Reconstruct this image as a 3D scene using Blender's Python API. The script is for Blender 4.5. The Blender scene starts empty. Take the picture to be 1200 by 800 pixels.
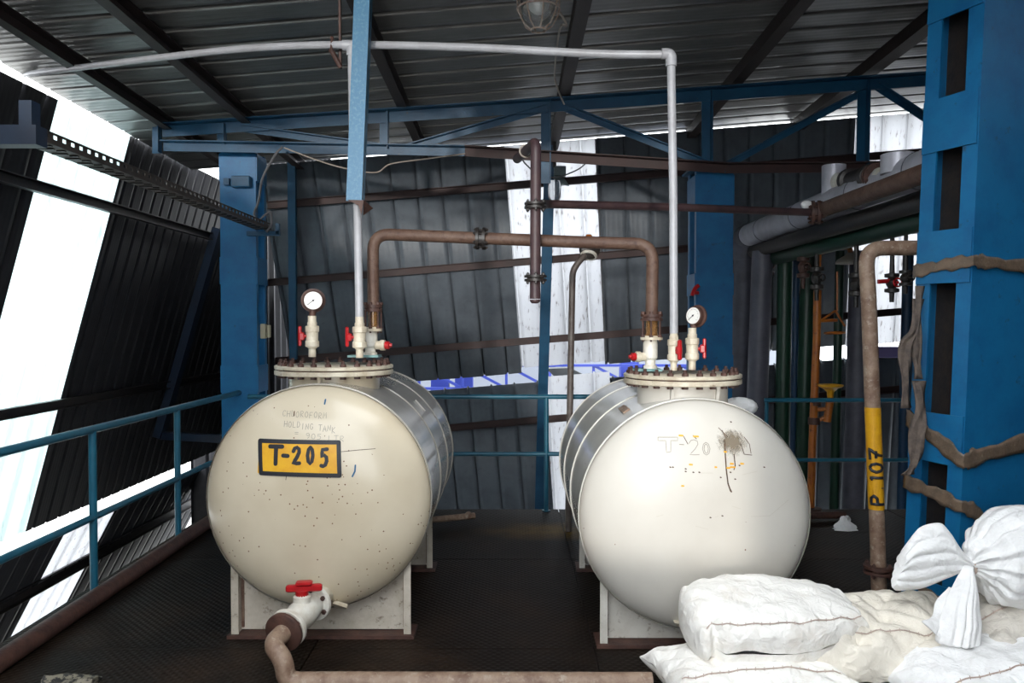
import bpy, bmesh, math, random
from mathutils import Vector, Matrix, Euler, noise as mnoise
random.seed(7)
SC = bpy.context.scene
COL = SC.collection
R = math.radians
V = Vector

# ------------------------------------------------------------------ camera
FOC = 28.0 / 36.0 * 1200.0
CAM = V((0.0, 0.0, 1.63))
PITCH = math.atan(20.0 / FOC)            # looking slightly down
cam_d = bpy.data.cameras.new('camera'); cam_d.lens = 28.0; cam_d.sensor_width = 36.0
cam = bpy.data.objects.new('camera', cam_d); COL.objects.link(cam)
cam.location = CAM; cam.rotation_euler = (R(90) - PITCH, 0, 0)
cam_d.clip_start = 0.05; cam_d.clip_end = 500
SC.camera = cam
cp, sp = math.cos(PITCH), math.sin(PITCH)

def ray(px, py):
    """direction of the sight line through photo point px, py"""
    a, b = (px - 600.0) / FOC, (400.0 - py) / FOC
    return V((a, cp + b * sp, -sp + b * cp))
def P(px, py, Y):
    """world point at depth Y on the sight line through photo point px, py"""
    d = ray(px, py); return CAM + d * (Y / d.y)
def hit(px, py, p0, n):
    d = ray(px, py); n = V(n); t = (V(p0) - CAM).dot(n) / d.dot(n); return CAM + d * t
def onX(px, py, X):
    d = ray(px, py); return CAM + d * (X / d.x)
def onZ(px, py, Z):
    d = ray(px, py); return CAM + d * ((Z - CAM.z) / d.z)
def S(px, Y):
    """length in metres of px photo pixels at depth Y"""
    return px * Y / FOC

# ------------------------------------------------------------------ mesh builder
class MB:
    def __init__(s): s.v = []; s.f = []
    def add(s, vs, fs):
        o = len(s.v); s.v += [V(p) for p in vs]; s.f += [tuple(i + o for i in f) for f in fs]; return s
    def box(s, c, size, rot=None):
        c = V(c); hx, hy, hz = size[0] / 2, size[1] / 2, size[2] / 2
        m = rot if rot is not None else Matrix.Identity(3)
        if isinstance(m, (int, float)): m = Matrix.Rotation(m, 3, 'Z')
        vs = [c + m @ V((x * hx, y * hy, z * hz)) for x in (-1, 1) for y in (-1, 1) for z in (-1, 1)]
        return s.add(vs, [(0, 1, 3, 2), (4, 6, 7, 5), (0, 4, 5, 1), (2, 3, 7, 6), (0, 2, 6, 4), (1, 5, 7, 3)])
    def rbox(s, c, size, rot=None, b=0.006):
        """box with chamfered vertical and top edges"""
        c = V(c); hx, hy, hz = size[0] / 2, size[1] / 2, size[2] / 2
        m = rot if rot is not None else Matrix.Identity(3)
        if isinstance(m, (int, float)): m = Matrix.Rotation(m, 3, 'Z')
        b = min(b, hx * .8, hy * .8, hz * .8)
        rings = []
        for z, i in ((-hz, b), (-hz + b, 0), (hz - b, 0), (hz, b)):
            x, y = hx - i, hy - i
            rings.append([(x - b, -y), (x, -y + b), (x, y - b), (x - b, y), (-x + b, y), (-x, y - b), (-x, -y + b), (-x + b, -y)])
            rings[-1] = [c + m @ V((p[0], p[1], z)) for p in rings[-1]]
        return s.rings(rings, closed=True, caps=True)
    def rings(s, rings, closed=True, caps=True):
        n = len(rings[0]); vs = [p for r in rings for p in r]; fs = []
        m = n if closed else n - 1
        for k in range(len(rings) - 1):
            for i in range(m):
                j = (i + 1) % n
                fs.append((k * n + i, k * n + j, (k + 1) * n + j, (k + 1) * n + i))
        if caps:
            fs.append(tuple(reversed(range(n)))); fs.append(tuple((len(rings) - 1) * n + i for i in range(n)))
        return s.add(vs, fs)
    @staticmethod
    def frame(d):
        d = V(d).normalized()
        a = V((0, 0, 1)) if abs(d.z) < .9 else V((0, 1, 0))
        u = d.cross(a).normalized(); return u, d.cross(u).normalized()
    def lathe(s, base, axis, prof, seg=24, caps=True, phase=0.0):
        """prof: list of (radius, distance along axis)"""
        base = V(base); axis = V(axis).normalized(); u, w = s.frame(axis)
        rs = []
        for r, h in prof:
            r = max(r, 1e-4)
            rs.append([base + axis * h + (u * math.cos(phase + 2 * math.pi * i / seg) + w * math.sin(phase + 2 * math.pi * i / seg)) * r for i in range(seg)])
        return s.rings(rs, True, caps)
    def cyl(s, a, b, r, r2=None, seg=16):
        a = V(a); b = V(b); d = b - a
        return s.lathe(a, d, [(r, 0), (r2 if r2 is not None else r, d.length)], seg)
    def bar(s, a, b, w, h, up=(0, 0, 1)):
        """rectangular bar a->b; w across, h along up"""
        a = V(a); b = V(b); d = (b - a).normalized(); up = V(up)
        x = d.cross(up)
        if x.length < 1e-4: x = d.cross(V((1, 0, 0)))
        x.normalize(); z = x.cross(d).normalized()
        q = [(-1, -1), (1, -1), (1, 1), (-1, 1)]
        return s.rings([[p + x * (i * w / 2) + z * (j * h / 2) for i, j in q] for p in (a, b)])
    def angle(s, a, b, w, t=.008, up=(0, 0, 1), fx=1, fz=-1):
        """L-section a->b: a leg of width w each way"""
        a = V(a); b = V(b); d = (b - a).normalized(); x = d.cross(V(up)).normalized(); z = x.cross(d).normalized()
        x *= fx; z *= fz
        q = [(0, 0), (w, 0), (w, t), (t, t), (t, w), (0, w)]
        return s.rings([[p + x * i + z * j for i, j in q] for p in (a, b)])
    def channel(s, a, b, w, f, t=.008, up=(0, 0, 1), side=1):
        a = V(a); b = V(b); d = (b - a).normalized(); x = d.cross(V(up)).normalized() * side; z = (d.cross(x)).normalized()
        q = [(0, -w / 2), (f, -w / 2), (f, -w / 2 + t), (t, -w / 2 + t), (t, w / 2 - t), (f, w / 2 - t), (f, w / 2), (0, w / 2)]
        return s.rings([[p + x * i + z * j for i, j in q] for p in (a, b)])
    def tube(s, path, r, seg=14, caps=True, prof=None, twist=0):
        """round pipe through the points; r a number or a list"""
        path = [V(p) for p in path]; n = len(path)
        T = []
        for i in range(n):
            a = path[max(i - 1, 0)]; b = path[min(i + 1, n - 1)]; T.append((b - a).normalized())
        u, w = s.frame(T[0]); rs = []
        for i in range(n):
            if i:
                q = T[i - 1].rotation_difference(T[i]); u = q @ u; w = q @ w
            ri = r[i] if isinstance(r, (list, tuple)) else r
            rs.append([path[i] + (u * math.cos(2 * math.pi * k / seg) + w * math.sin(2 * math.pi * k / seg)) * ri for k in range(seg)])
        return s.rings(rs, True, caps)
    def prism(s, pts, thick):
        """polygon (3-D points, planar) extruded by vector"""
        thick = V(thick); pts = [V(p) for p in pts]; n = len(pts)
        vs = pts + [p + thick for p in pts]
        fs = [tuple(range(n)), tuple(reversed(range(n, 2 * n)))] + [(i, i + n, (i + 1) % n + n, (i + 1) % n) for i in range(n)]
        return s.add(vs, fs)
    def torus(s, c, axis, R0, r, seg=40, k=8):
        axis = V(axis).normalized(); u, w = s.frame(axis); c = V(c); vs = []; fs = []
        for i in range(seg):
            a = 2 * math.pi * i / seg; d = u * math.cos(a) + w * math.sin(a)
            for j in range(k):
                b = 2 * math.pi * j / k
                vs.append(c + d * (R0 + r * math.cos(b)) + axis * (r * math.sin(b)))
        for i in range(seg):
            for j in range(k):
                fs.append((i * k + j, ((i + 1) % seg) * k + j, ((i + 1) % seg) * k + (j + 1) % k, i * k + (j + 1) % k))
        return s.add(vs, fs)
    def ball(s, c, r, seg=16, rings=10, sc=(1, 1, 1)):
        c = V(c); rs = []
        for j in range(rings + 1):
            t = math.pi * j / rings; rr = max(math.sin(t), 1e-3) * r
            rs.append([c + V((rr * math.cos(2 * math.pi * i / seg) * sc[0], rr * math.sin(2 * math.pi * i / seg) * sc[1], r * math.cos(t) * sc[2])) for i in range(seg)])
        return s.rings(rs)
    def hexnut(s, c, axis, r, h):
        return s.lathe(c, axis, [(r, 0), (r, h * .85), (r * .88, h)], 6)
    def grid(s, rows, flip=False):
        n = len(rows[0]); vs = [p for r in rows for p in r]; fs = []
        for k in range(len(rows) - 1):
            for i in range(n - 1):
                f = (k * n + i, k * n + i + 1, (k + 1) * n + i + 1, (k + 1) * n + i)
                fs.append(tuple(reversed(f)) if flip else f)
        return s.add(vs, fs)
    def mesh(s, name, origin=(0, 0, 0), smooth=35):
        o = V(origin); me = bpy.data.meshes.new(name)
        me.from_pydata([tuple(p - o) for p in s.v], [], s.f); me.validate()
        bm = bmesh.new(); bm.from_mesh(me); bmesh.ops.recalc_face_normals(bm, faces=bm.faces); bm.to_mesh(me); bm.free()
        if smooth:
            me.polygons.foreach_set('use_smooth', [True] * len(me.polygons))
            me.set_sharp_from_angle(angle=R(smooth))
        me.update(); return me

def fillet(pts, r=.1, n=6):
    """polyline with rounded corners"""
    pts = [V(p) for p in pts]; out = [pts[0]]
    for i in range(1, len(pts) - 1):
        a, b, c = pts[i - 1], pts[i], pts[i + 1]
        d1 = (a - b); d2 = (c - b); k = min(r, d1.length * .49, d2.length * .49)
        p = b + d1.normalized() * k; q = b + d2.normalized() * k
        for j in range(n + 1):
            t = j / n; out.append(p * (1 - t) ** 2 + b * 2 * t * (1 - t) + q * t * t)
    out.append(pts[-1]); return out
def smoothpath(pts, n=8):
    """Catmull-Rom through the points"""
    pts = [V(p) for p in pts]; q = [pts[0] * 2 - pts[1]] + pts + [pts[-1] * 2 - pts[-2]]; out = []
    for i in range(1, len(q) - 2):
        for j in range(n):
            t = j / n; a, b, c, d = q[i - 1], q[i], q[i + 1], q[i + 2]
            out.append(.5 * ((2 * b) + (c - a) * t + (2 * a - 5 * b + 4 * c - d) * t * t + (3 * b - a - 3 * c + d) * t ** 3))
    out.append(pts[-1]); return out

# ------------------------------------------------------------------ objects
def tag(o, label=None, cat=None, group=None, kind=None):
    if label: o['label'] = label
    if cat: o['category'] = cat
    if group: o['group'] = group
    if kind: o['kind'] = kind
    return o
def empty(name, loc, label, cat, group=None):
    o = bpy.data.objects.new(name, None); o.location = loc; o.empty_display_size = .1
    COL.objects.link(o); o['_w'] = tuple(loc); return tag(o, label, cat, group)
def worldloc(o):
    w = V((0, 0, 0))
    while o is not None: w += o.location; o = o.parent
    return w
def part(root, name, mb, mat, smooth=35, label=None, kind=None, loc=None):
    """one mesh under root; mb is in world coordinates"""
    org = worldloc(root) if loc is None else V(loc)
    o = bpy.data.objects.new(name, mb.mesh(name, org, smooth)); COL.objects.link(o)
    o.data.materials.append(mat); o.parent = root
    if loc is not None: o.location = V(loc) - worldloc(root)
    if label: o['label'] = label
    if kind: o['kind'] = kind
    return o
def inst(root, name, me, loc):
    o = bpy.data.objects.new(name, me); COL.objects.link(o); o.parent = root; o.location = V(loc) - worldloc(root); return o
def solo(name, mb, mat, label=None, cat=None, group=None, kind=None, smooth=35, origin=None):
    """a thing that is one mesh"""
    if origin is None:
        xs = [p.x for p in mb.v]; ys = [p.y for p in mb.v]; zs = [p.z for p in mb.v]
        origin = V(((min(xs) + max(xs)) / 2, (min(ys) + max(ys)) / 2, min(zs)))
    o = bpy.data.objects.new(name, mb.mesh(name, origin, smooth)); o.location = origin; COL.objects.link(o)
    o.data.materials.append(mat); return tag(o, label, cat, group, kind)
def solid(o, t=.003):
    m = o.modifiers.new('thickness', 'SOLIDIFY'); m.thickness = t; m.offset = 0; return o

# ------------------------------------------------------------------ materials
def nodes(name):
    m = bpy.data.materials.new(name); m.use_nodes = True; nt = m.node_tree
    return m, nt, nt.nodes['Principled BSDF']
def mat(name, c, rough=.5, metal=0.0, c2=None, scale=6.0, lo=.4, hi=.65, bump=0.0, bscale=60.0, c3=None, scale3=30.0, lo3=.6, hi3=.7, stretch=(1, 1, 1), spec=None, coat=0):
    """principled paint/metal with two layers of worn patches in object space"""
    m, nt, b = nodes(name); N = nt.nodes.new; L = nt.links.new
    b.inputs['Roughness'].default_value = rough; b.inputs['Metallic'].default_value = metal
    if spec is not None: b.inputs['Specular IOR Level'].default_value = spec
    if coat: b.inputs['Coat Weight'].default_value = coat; b.inputs['Coat Roughness'].default_value = .12
    b.inputs['Base Color'].default_value = (*c, 1)
    tc = N('ShaderNodeTexCoord'); mp = N('ShaderNodeMapping'); L(tc.outputs['Object'], mp.inputs['Vector']); mp.inputs['Scale'].default_value = stretch
    cur = None
    def layer(prev, col, sc, l, h):
        n = N('ShaderNodeTexNoise'); n.inputs['Scale'].default_value = sc; n.inputs['Detail'].default_value = 6; n.inputs['Roughness'].default_value = .65
        L(mp.outputs[0], n.inputs['Vector'])
        r = N('ShaderNodeMapRange'); r.inputs[1].default_value = l; r.inputs[2].default_value = h; L(n.outputs['Fac'], r.inputs[0])
        x = N('ShaderNodeMix'); x.data_type = 'RGBA'; L(r.outputs[0], x.inputs[0])
        if prev is None: x.inputs[6].default_value = (*c, 1)
        else: L(prev, x.inputs[6])
        x.inputs[7].default_value = (*col, 1); return x.outputs[2]
    if c2: cur = layer(cur, c2, scale, lo, hi)
    if c3: cur = layer(cur, c3, scale3, lo3, hi3)
    if cur: L(cur, b.inputs['Base Color'])
    if bump:
        n = N('ShaderNodeTexNoise'); n.inputs['Scale'].default_value = bscale; n.inputs['Detail'].default_value = 4; L(mp.outputs[0], n.inputs['Vector'])
        bp = N('ShaderNodeBump'); bp.inputs['Strength'].default_value = bump; bp.inputs['Distance'].default_value = .01
        L(n.outputs['Fac'], bp.inputs['Height']); L(bp.outputs[0], b.inputs['Normal'])
    return m

M = {}
M['blue'] = mat('blue_paint', (.004, .056, .125), .45, c2=(.007, .08, .165), scale=4, c3=(.09, .07, .05), scale3=22, lo3=.66, hi3=.74, bump=.15)
M['blue_col'] = mat('blue_column_paint', (.006, .135, .31), .42, c2=(.004, .10, .25), scale=5, c3=(.03, .035, .04), scale3=14, lo3=.62, hi3=.78, bump=.12, bscale=40)
M['blue_dark'] = mat('dark_blue_paint', (.004, .018, .045), .5, c2=(.004, .012, .03), scale=5)
M['blue_rail'] = mat('blue_rail_paint', (.01, .12, .19), .4, c2=(.01, .09, .15), scale=8)
M['rust'] = mat('rusty_pipe', (.09, .047, .032), .62, c2=(.14, .085, .06), scale=9, c3=(.06, .028, .02), scale3=26, lo3=.5, hi3=.7, bump=.3)
M['rust_pale'] = mat('worn_pipe', (.30, .21, .15), .55, c2=(.16, .09, .06), scale=12, c3=(.40, .33, .26), scale3=30, lo3=.55, hi3=.7, bump=.25)
M['rust_dark'] = mat('dark_rust', (.045, .02, .016), .6, c2=(.09, .04, .028), scale=14, bump=.3)
M['rust_purple'] = mat('maroon_pipe', (.045, .025, .03), .5, c2=(.07, .04, .04), scale=9, bump=.1)
M['girt'] = mat('red_oxide', (.042, .015, .014), .6, c2=(.026, .011, .011), scale=6, bump=.1)
M['purlin'] = mat('purlin_oxide', (.022, .012, .011), .6, c2=(.014, .008, .008), scale=5, bump=.1)
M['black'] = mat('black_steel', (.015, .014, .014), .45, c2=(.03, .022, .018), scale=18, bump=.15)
M['pvc'] = mat('grey_plastic_pipe', (.40, .41, .44), .38, c2=(.33, .33, .35), scale=7)
M['cream'] = mat('cream_fitting', (.62, .57, .46), .42, c2=(.45, .38, .28), scale=14, c3=(.18, .10, .06), scale3=30, lo3=.62, hi3=.74, bump=.1)
M['ivory'] = mat('white_fitting', (.70, .68, .62), .4, c2=(.55, .5, .42), scale=14, c3=(.2, .12, .07), scale3=34, lo3=.64, hi3=.74)
M['red'] = mat('red_plastic', (.42, .006, .01), .35, c2=(.33, .005, .008), scale=20)
M['grey_lag'] = mat('grey_cladding', (.50, .50, .56), .36, metal=.2, c2=(.38, .38, .43), scale=5, bump=.12, bscale=22)
M['grey_pipe'] = mat('grey_painted_pipe', (.10, .10, .13), .5, c2=(.07, .07, .09), scale=6)
M['green'] = mat('green_pipe', (.004, .035, .018), .45, c2=(.003, .025, .014), scale=7)
M['bluepipe'] = mat('blue_pipe', (.01, .05, .12), .45, c2=(.008, .04, .09), scale=7)
M['orange'] = mat('orange_pipe', (.36, .11, .010), .45, c2=(.26, .065, .008), scale=9, c3=(.10, .03, .01), scale3=24, lo3=.6, hi3=.7)
M['yellow'] = mat('yellow_paint', (.68, .35, .01), .45, c2=(.55, .25, .01), scale=12, c3=(.25, .12, .03), scale3=30, lo3=.62, hi3=.72)
M['signyellow'] = mat('sign_yellow', (.80, .44, .02), .45, c2=(.70, .34, .015), scale=9)
M['ink'] = mat('black_ink', (.012, .014, .022), .5)
M['blueink'] = mat('blue_marker', (.01, .10, .22), .5)
M['pencil'] = mat('pencil_grey', (.27, .25, .21), .6)
M['drip'] = mat('brown_drip', (.05, .032, .02), .6, c2=(.12, .06, .03), scale=40)
M['smear'] = mat('brown_smear', (.42, .37, .29), .6, c2=(.22, .17, .11), scale=40)
def smear_mat():
    m, nt, b = nodes('brushed_smear'); N = nt.nodes.new; L = nt.links.new
    b.inputs['Base Color'].default_value = (.20, .155, .10, 1); b.inputs['Roughness'].default_value = .6
    tc = N('ShaderNodeTexCoord'); mp = N('ShaderNodeMapping'); L(tc.outputs['Object'], mp.inputs[0]); mp.inputs['Scale'].default_value = (70, 70, 26); mp.inputs['Rotation'].default_value = (0, .6, 0)
    n = N('ShaderNodeTexNoise'); n.inputs['Scale'].default_value = 1; n.inputs['Detail'].default_value = 8; n.inputs['Roughness'].default_value = .7; n.inputs['Distortion'].default_value = .8; L(mp.outputs[0], n.inputs['Vector'])
    m2 = N('ShaderNodeMapping'); L(tc.outputs['Object'], m2.inputs[0]); m2.inputs['Scale'].default_value = (10.5, 10.5, 11.5)
    g = N('ShaderNodeTexGradient'); g.gradient_type = 'SPHERICAL'; L(m2.outputs[0], g.inputs[0])
    mu = N('ShaderNodeMath'); mu.operation = 'MULTIPLY_ADD'; L(g.outputs['Fac'], mu.inputs[0]); mu.inputs[1].default_value = .75; L(n.outputs['Fac'], mu.inputs[2])
    r = N('ShaderNodeMapRange'); r.inputs[1].default_value = .66; r.inputs[2].default_value = 1.0; r.inputs[4].default_value = .68; L(mu.outputs[0], r.inputs[0]); L(r.outputs[0], b.inputs['Alpha']); return m
M['smear'] = smear_mat()
M['scratch'] = mat('grey_scratch', (.50, .47, .41), .6)
M['gasket'] = mat('teal_gasket', (.16, .30, .30), .6)
M['stack_white'] = mat('saddle_paint', (.52, .47, .40), .6, c2=(.40, .35, .28), scale=7, c3=(.12, .08, .05), scale3=26, lo3=.58, hi3=.72, bump=.15)
M['saddle_right'] = mat('grey_white_saddle_paint', (.58, .56, .51), .6, c2=(.48, .45, .40), scale=7, c3=(.2, .16, .12), scale3=26, lo3=.58, hi3=.72, bump=.15)
M['saddle_gap_brown'] = mat('saddle_gap_brown', (.10, .05, .035), .7, c2=(.2, .13, .09), scale=12)
M['tape'] = mat('brown_tape', (.17, .12, .085), .35, c2=(.10, .075, .055), scale=20, c3=(.25, .2, .15), scale3=40, bump=.3)
M['rag'] = mat('dirty_rag', (.13, .10, .08), .85, c2=(.07, .055, .05), scale=20, bump=.4)
M['dial'] = mat('dial_white', (.78, .78, .75), .4)
M['lamp_cage'] = mat('cage_wire', (.40, .34, .30), .45, c2=(.22, .13, .08), scale=30)
M['lampbox'] = mat('lamp_housing', (.14, .19, .20), .5, c2=(.1, .13, .14), scale=14)
M['wire'] = mat('wire_grey', (.10, .10, .11), .5)
M['wire_pale'] = mat('wire_pale', (.35, .30, .26), .5)
M['tray'] = mat('tray_steel', (.045, .036, .03), .5, metal=.3, c2=(.07, .05, .04), scale=10)
M['concrete'] = mat('outside_ground', (.62, .61, .58), .9, c2=(.52, .51, .48), scale=1.5)
M['dark_room'] = mat('dark_cladding', (.05, .055, .06), .8)
M['paleoff'] = mat('pale_plastic', (.55, .5, .35), .5)
M['purple'] = mat('purple_stuff', (.22, .18, .42), .6)

def glassy(name, c, alpha, rough=.05):
    m, nt, b = nodes(name)
    b.inputs['Base Color'].default_value = (*c, 1); b.inputs['Roughness'].default_value = rough
    b.inputs['Transmission Weight'].default_value = alpha; b.inputs['IOR'].default_value = 1.45
    return m
M['glass'] = glassy('lamp_glass', (.85, .87, .88), .85)
M['sight'] = glassy('sight_glass', (.55, .30, .12), .7)

def sheet_mat(name, c, c2, rough=.5, metal=0.0):
    """coated roofing sheet: streaks run down the sheet"""
    return mat(name, c, rough, metal, c2=c2, scale=5, lo=.4, hi=.7, stretch=(1, 1, 1), c3=tuple(x * .55 for x in c), scale3=13, lo3=.6, hi3=.85, spec=.22)
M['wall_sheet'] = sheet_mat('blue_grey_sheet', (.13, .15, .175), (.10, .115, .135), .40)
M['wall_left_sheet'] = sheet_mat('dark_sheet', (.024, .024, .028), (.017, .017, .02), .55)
M['roof_sheet'] = sheet_mat('roof_sheet', (.135, .133, .13), (.10, .098, .096), .38)

M['roof_sheet'].node_tree.nodes['Principled BSDF'].inputs['Specular IOR Level'].default_value = .55
def translucent(name, c, through, dirt):
    """fibreglass sheet: passes daylight, blurred, and a clear share"""
    m = bpy.data.materials.new(name); m.use_nodes = True; nt = m.node_tree; nt.nodes.clear(); N = nt.nodes.new; L = nt.links.new
    out = N('ShaderNodeOutputMaterial'); tr = N('ShaderNodeBsdfTranslucent'); tp = N('ShaderNodeBsdfTransparent'); df = N('ShaderNodeBsdfDiffuse')
    tc = N('ShaderNodeTexCoord'); mp = N('ShaderNodeMapping'); L(tc.outputs['Object'], mp.inputs[0]); mp.inputs['Scale'].default_value = (24, 24, 1.6)
    n = N('ShaderNodeTexNoise'); n.inputs['Scale'].default_value = 1.6; n.inputs['Detail'].default_value = 7; L(mp.outputs[0], n.inputs['Vector'])
    r = N('ShaderNodeMapRange'); r.inputs[1].default_value = .60; r.inputs[2].default_value = .74; r.inputs[3].default_value = 0; r.inputs[4].default_value = dirt; L(n.outputs['Fac'], r.inputs[0])
    mx = N('ShaderNodeMix'); mx.data_type = 'RGBA'; L(r.outputs[0], mx.inputs[0]); mx.inputs[6].default_value = (*c, 1); mx.inputs[7].default_value = (.16, .13, .11, 1)
    for s in (tr, tp, df): L(mx.outputs[2], s.inputs['Color'])
    a = N('ShaderNodeMixShader'); a.inputs[0].default_value = through; L(tr.outputs[0], a.inputs[1]); L(tp.outputs[0], a.inputs[2])
    b = N('ShaderNodeMixShader'); b.inputs[0].default_value = .15; L(a.outputs[0], b.inputs[1]); L(df.outputs[0], b.inputs[2])
    L(b.outputs[0], out.inputs['Surface']); return m
M['fibre_left'] = translucent('pale_green_fibreglass', (.66, .74, .74), .35, .25)
M['fibre_back'] = translucent('stained_fibreglass', (.60, .605, .62), .35, .75)

def tank_mat(name, c, c2, specks, rough=.3, coat=.25):
    m, nt, b = nodes(name); N = nt.nodes.new; L = nt.links.new
    b.inputs['Roughness'].default_value = rough; b.inputs['Coat Weight'].default_value = coat; b.inputs['Coat Roughness'].default_value = .1
    tc = N('ShaderNodeTexCoord')
    n = N('ShaderNodeTexNoise'); n.inputs['Scale'].default_value = 2.2; n.inputs['Detail'].default_value = 5; L(tc.outputs['Object'], n.inputs['Vector'])
    r = N('ShaderNodeMapRange'); r.inputs[1].default_value = .42; r.inputs[2].default_value = .72; L(n.outputs['Fac'], r.inputs[0])
    x = N('ShaderNodeMix'); x.data_type = 'RGBA'; L(r.outputs[0], x.inputs[0]); x.inputs[6].default_value = (*c, 1); x.inputs[7].default_value = (*c2, 1)
    v = N('ShaderNodeTexVoronoi'); v.inputs['Scale'].default_value = 34; L(tc.outputs['Object'], v.inputs['Vector'])
    d = N('ShaderNodeMath'); d.operation = 'LESS_THAN'; d.inputs[1].default_value = .13; L(v.outputs['Distance'], d.inputs[0])
    sx = N('ShaderNodeSeparateColor'); L(v.outputs['Color'], sx.inputs[0])
    g = N('ShaderNodeMath'); g.operation = 'LESS_THAN'; L(sx.outputs[0], g.inputs[0])
    # specks gather where this soft noise is high
    n2 = N('ShaderNodeTexNoise'); n2.inputs['Scale'].default_value = 1.9; n2.inputs['Detail'].default_value = 1; L(tc.outputs['Object'], n2.inputs['Vector'])
    r2 = N('ShaderNodeMapRange'); r2.inputs[1].default_value = .38; r2.inputs[2].default_value = .62; r2.inputs[3].default_value = 0; r2.inputs[4].default_value = specks; L(n2.outputs['Fac'], r2.inputs[0])
    L(r2.outputs[0], g.inputs[1])
    mu = N('ShaderNodeMath'); mu.operation = 'MULTIPLY'; L(d.outputs[0], mu.inputs[0]); L(g.outputs[0], mu.inputs[1])
    y = N('ShaderNodeMix'); y.data_type = 'RGBA'; L(mu.outputs[0], y.inputs[0]); L(x.outputs[2], y.inputs[6]); y.inputs[7].default_value = (.16, .07, .03, 1)
    L(y.outputs[2], b.inputs['Base Color'])
    bn = N('ShaderNodeTexNoise'); bn.inputs['Scale'].default_value = 3; L(tc.outputs['Object'], bn.inputs['Vector'])
    bp = N('ShaderNodeBump'); bp.inputs['Strength'].default_value = .12; bp.inputs['Distance'].default_value = .02; L(bn.outputs['Fac'], bp.inputs['Height']); L(bp.outputs[0], b.inputs['Normal'])
    return m
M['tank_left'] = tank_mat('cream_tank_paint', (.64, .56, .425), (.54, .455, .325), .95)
M['tank_left_shell'] = tank_mat('grey_cream_shell_copy', (.40, .38, .34), (.34, .31, .27), .05, .16)  # darker, greyer copy of the left head paint
M['tank_right'] = tank_mat('white_tank_paint', (.60, .575, .525), (.53, .50, .45), .05, .45, .06)
M['tank_right_shell'] = tank_mat('white_shell_paint', (.60, .585, .54), (.52, .50, .45), .03, .16)

def deck_mat():
    m, nt, b = nodes('chequer_plate'); N = nt.nodes.new; L = nt.links.new
    b.inputs['Roughness'].default_value = .55; b.inputs['Specular IOR Level'].default_value = .14
    tc = N('ShaderNodeTexCoord')
    n = N('ShaderNodeTexNoise'); n.inputs['Scale'].default_value = 1.6; n.inputs['Detail'].default_value = 7; n.inputs['Roughness'].default_value = .65; L(tc.outputs['Object'], n.inputs['Vector'])
    r = N('ShaderNodeValToRGB'); e = r.color_ramp.elements
    e[0].position = .32; e[0].color = (.005, .0035, .0028, 1); e[1].position = .72; e[1].color = (.030, .017, .010, 1)
    k = e.new(.5); k.color = (.012, .0075, .005, 1); L(n.outputs['Fac'], r.inputs[0])
    # yellow-brown spill towards the far end
    mp = N('ShaderNodeMapping'); L(tc.outputs['Object'], mp.inputs[0]); mp.inputs['Location'].default_value = (-.55, -8.5, 0); mp.inputs['Scale'].default_value = (1.3, 3.2, 1)
    gr = N('ShaderNodeTexGradient'); gr.gradient_type = 'SPHERICAL'; L(mp.outputs[0], gr.inputs[0])
    n3 = N('ShaderNodeTexNoise'); n3.inputs['Scale'].default_value = 7; L(tc.outputs['Object'], n3.inputs['Vector'])
    mu = N('ShaderNodeMath'); mu.operation = 'MULTIPLY'; L(gr.outputs['Fac'], mu.inputs[0]); L(n3.outputs['Fac'], mu.inputs[1])
    x = N('ShaderNodeMix'); x.data_type = 'RGBA'; L(mu.outputs[0], x.inputs[0]); L(r.outputs[0], x.inputs[6]); x.inputs[7].default_value = (.28, .16, .02, 1); L(x.outputs[2], b.inputs['Base Color'])
    # raised lozenges: two crossing sets of short bars
    prev = None
    for ang in (R(45), R(-45)):
        mp2 = N('ShaderNodeMapping'); L(tc.outputs['Object'], mp2.inputs[0]); mp2.inputs['Rotation'].default_value = (0, 0, ang); mp2.inputs['Scale'].default_value = (32, 32, 32)
        ck = N('ShaderNodeTexWave'); ck.wave_type = 'BANDS'; ck.bands_direction = 'X'; ck.inputs['Scale'].default_value = .31; ck.inputs['Distortion'].default_value = 0; L(mp2.outputs[0], ck.inputs[0])
        if prev is None: prev = ck.outputs['Fac']
        else:
            mm = N('ShaderNodeMath'); mm.operation = 'MULTIPLY'; L(prev, mm.inputs[0]); L(ck.outputs['Fac'], mm.inputs[1]); prev = mm.outputs[0]
    bp = N('ShaderNodeBump'); bp.inputs['Strength'].default_value = .55; bp.inputs['Distance'].default_value = .006; L(prev, bp.inputs['Height']); L(bp.outputs[0], b.inputs['Normal'])
    return m
M['deck'] = deck_mat()

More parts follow.
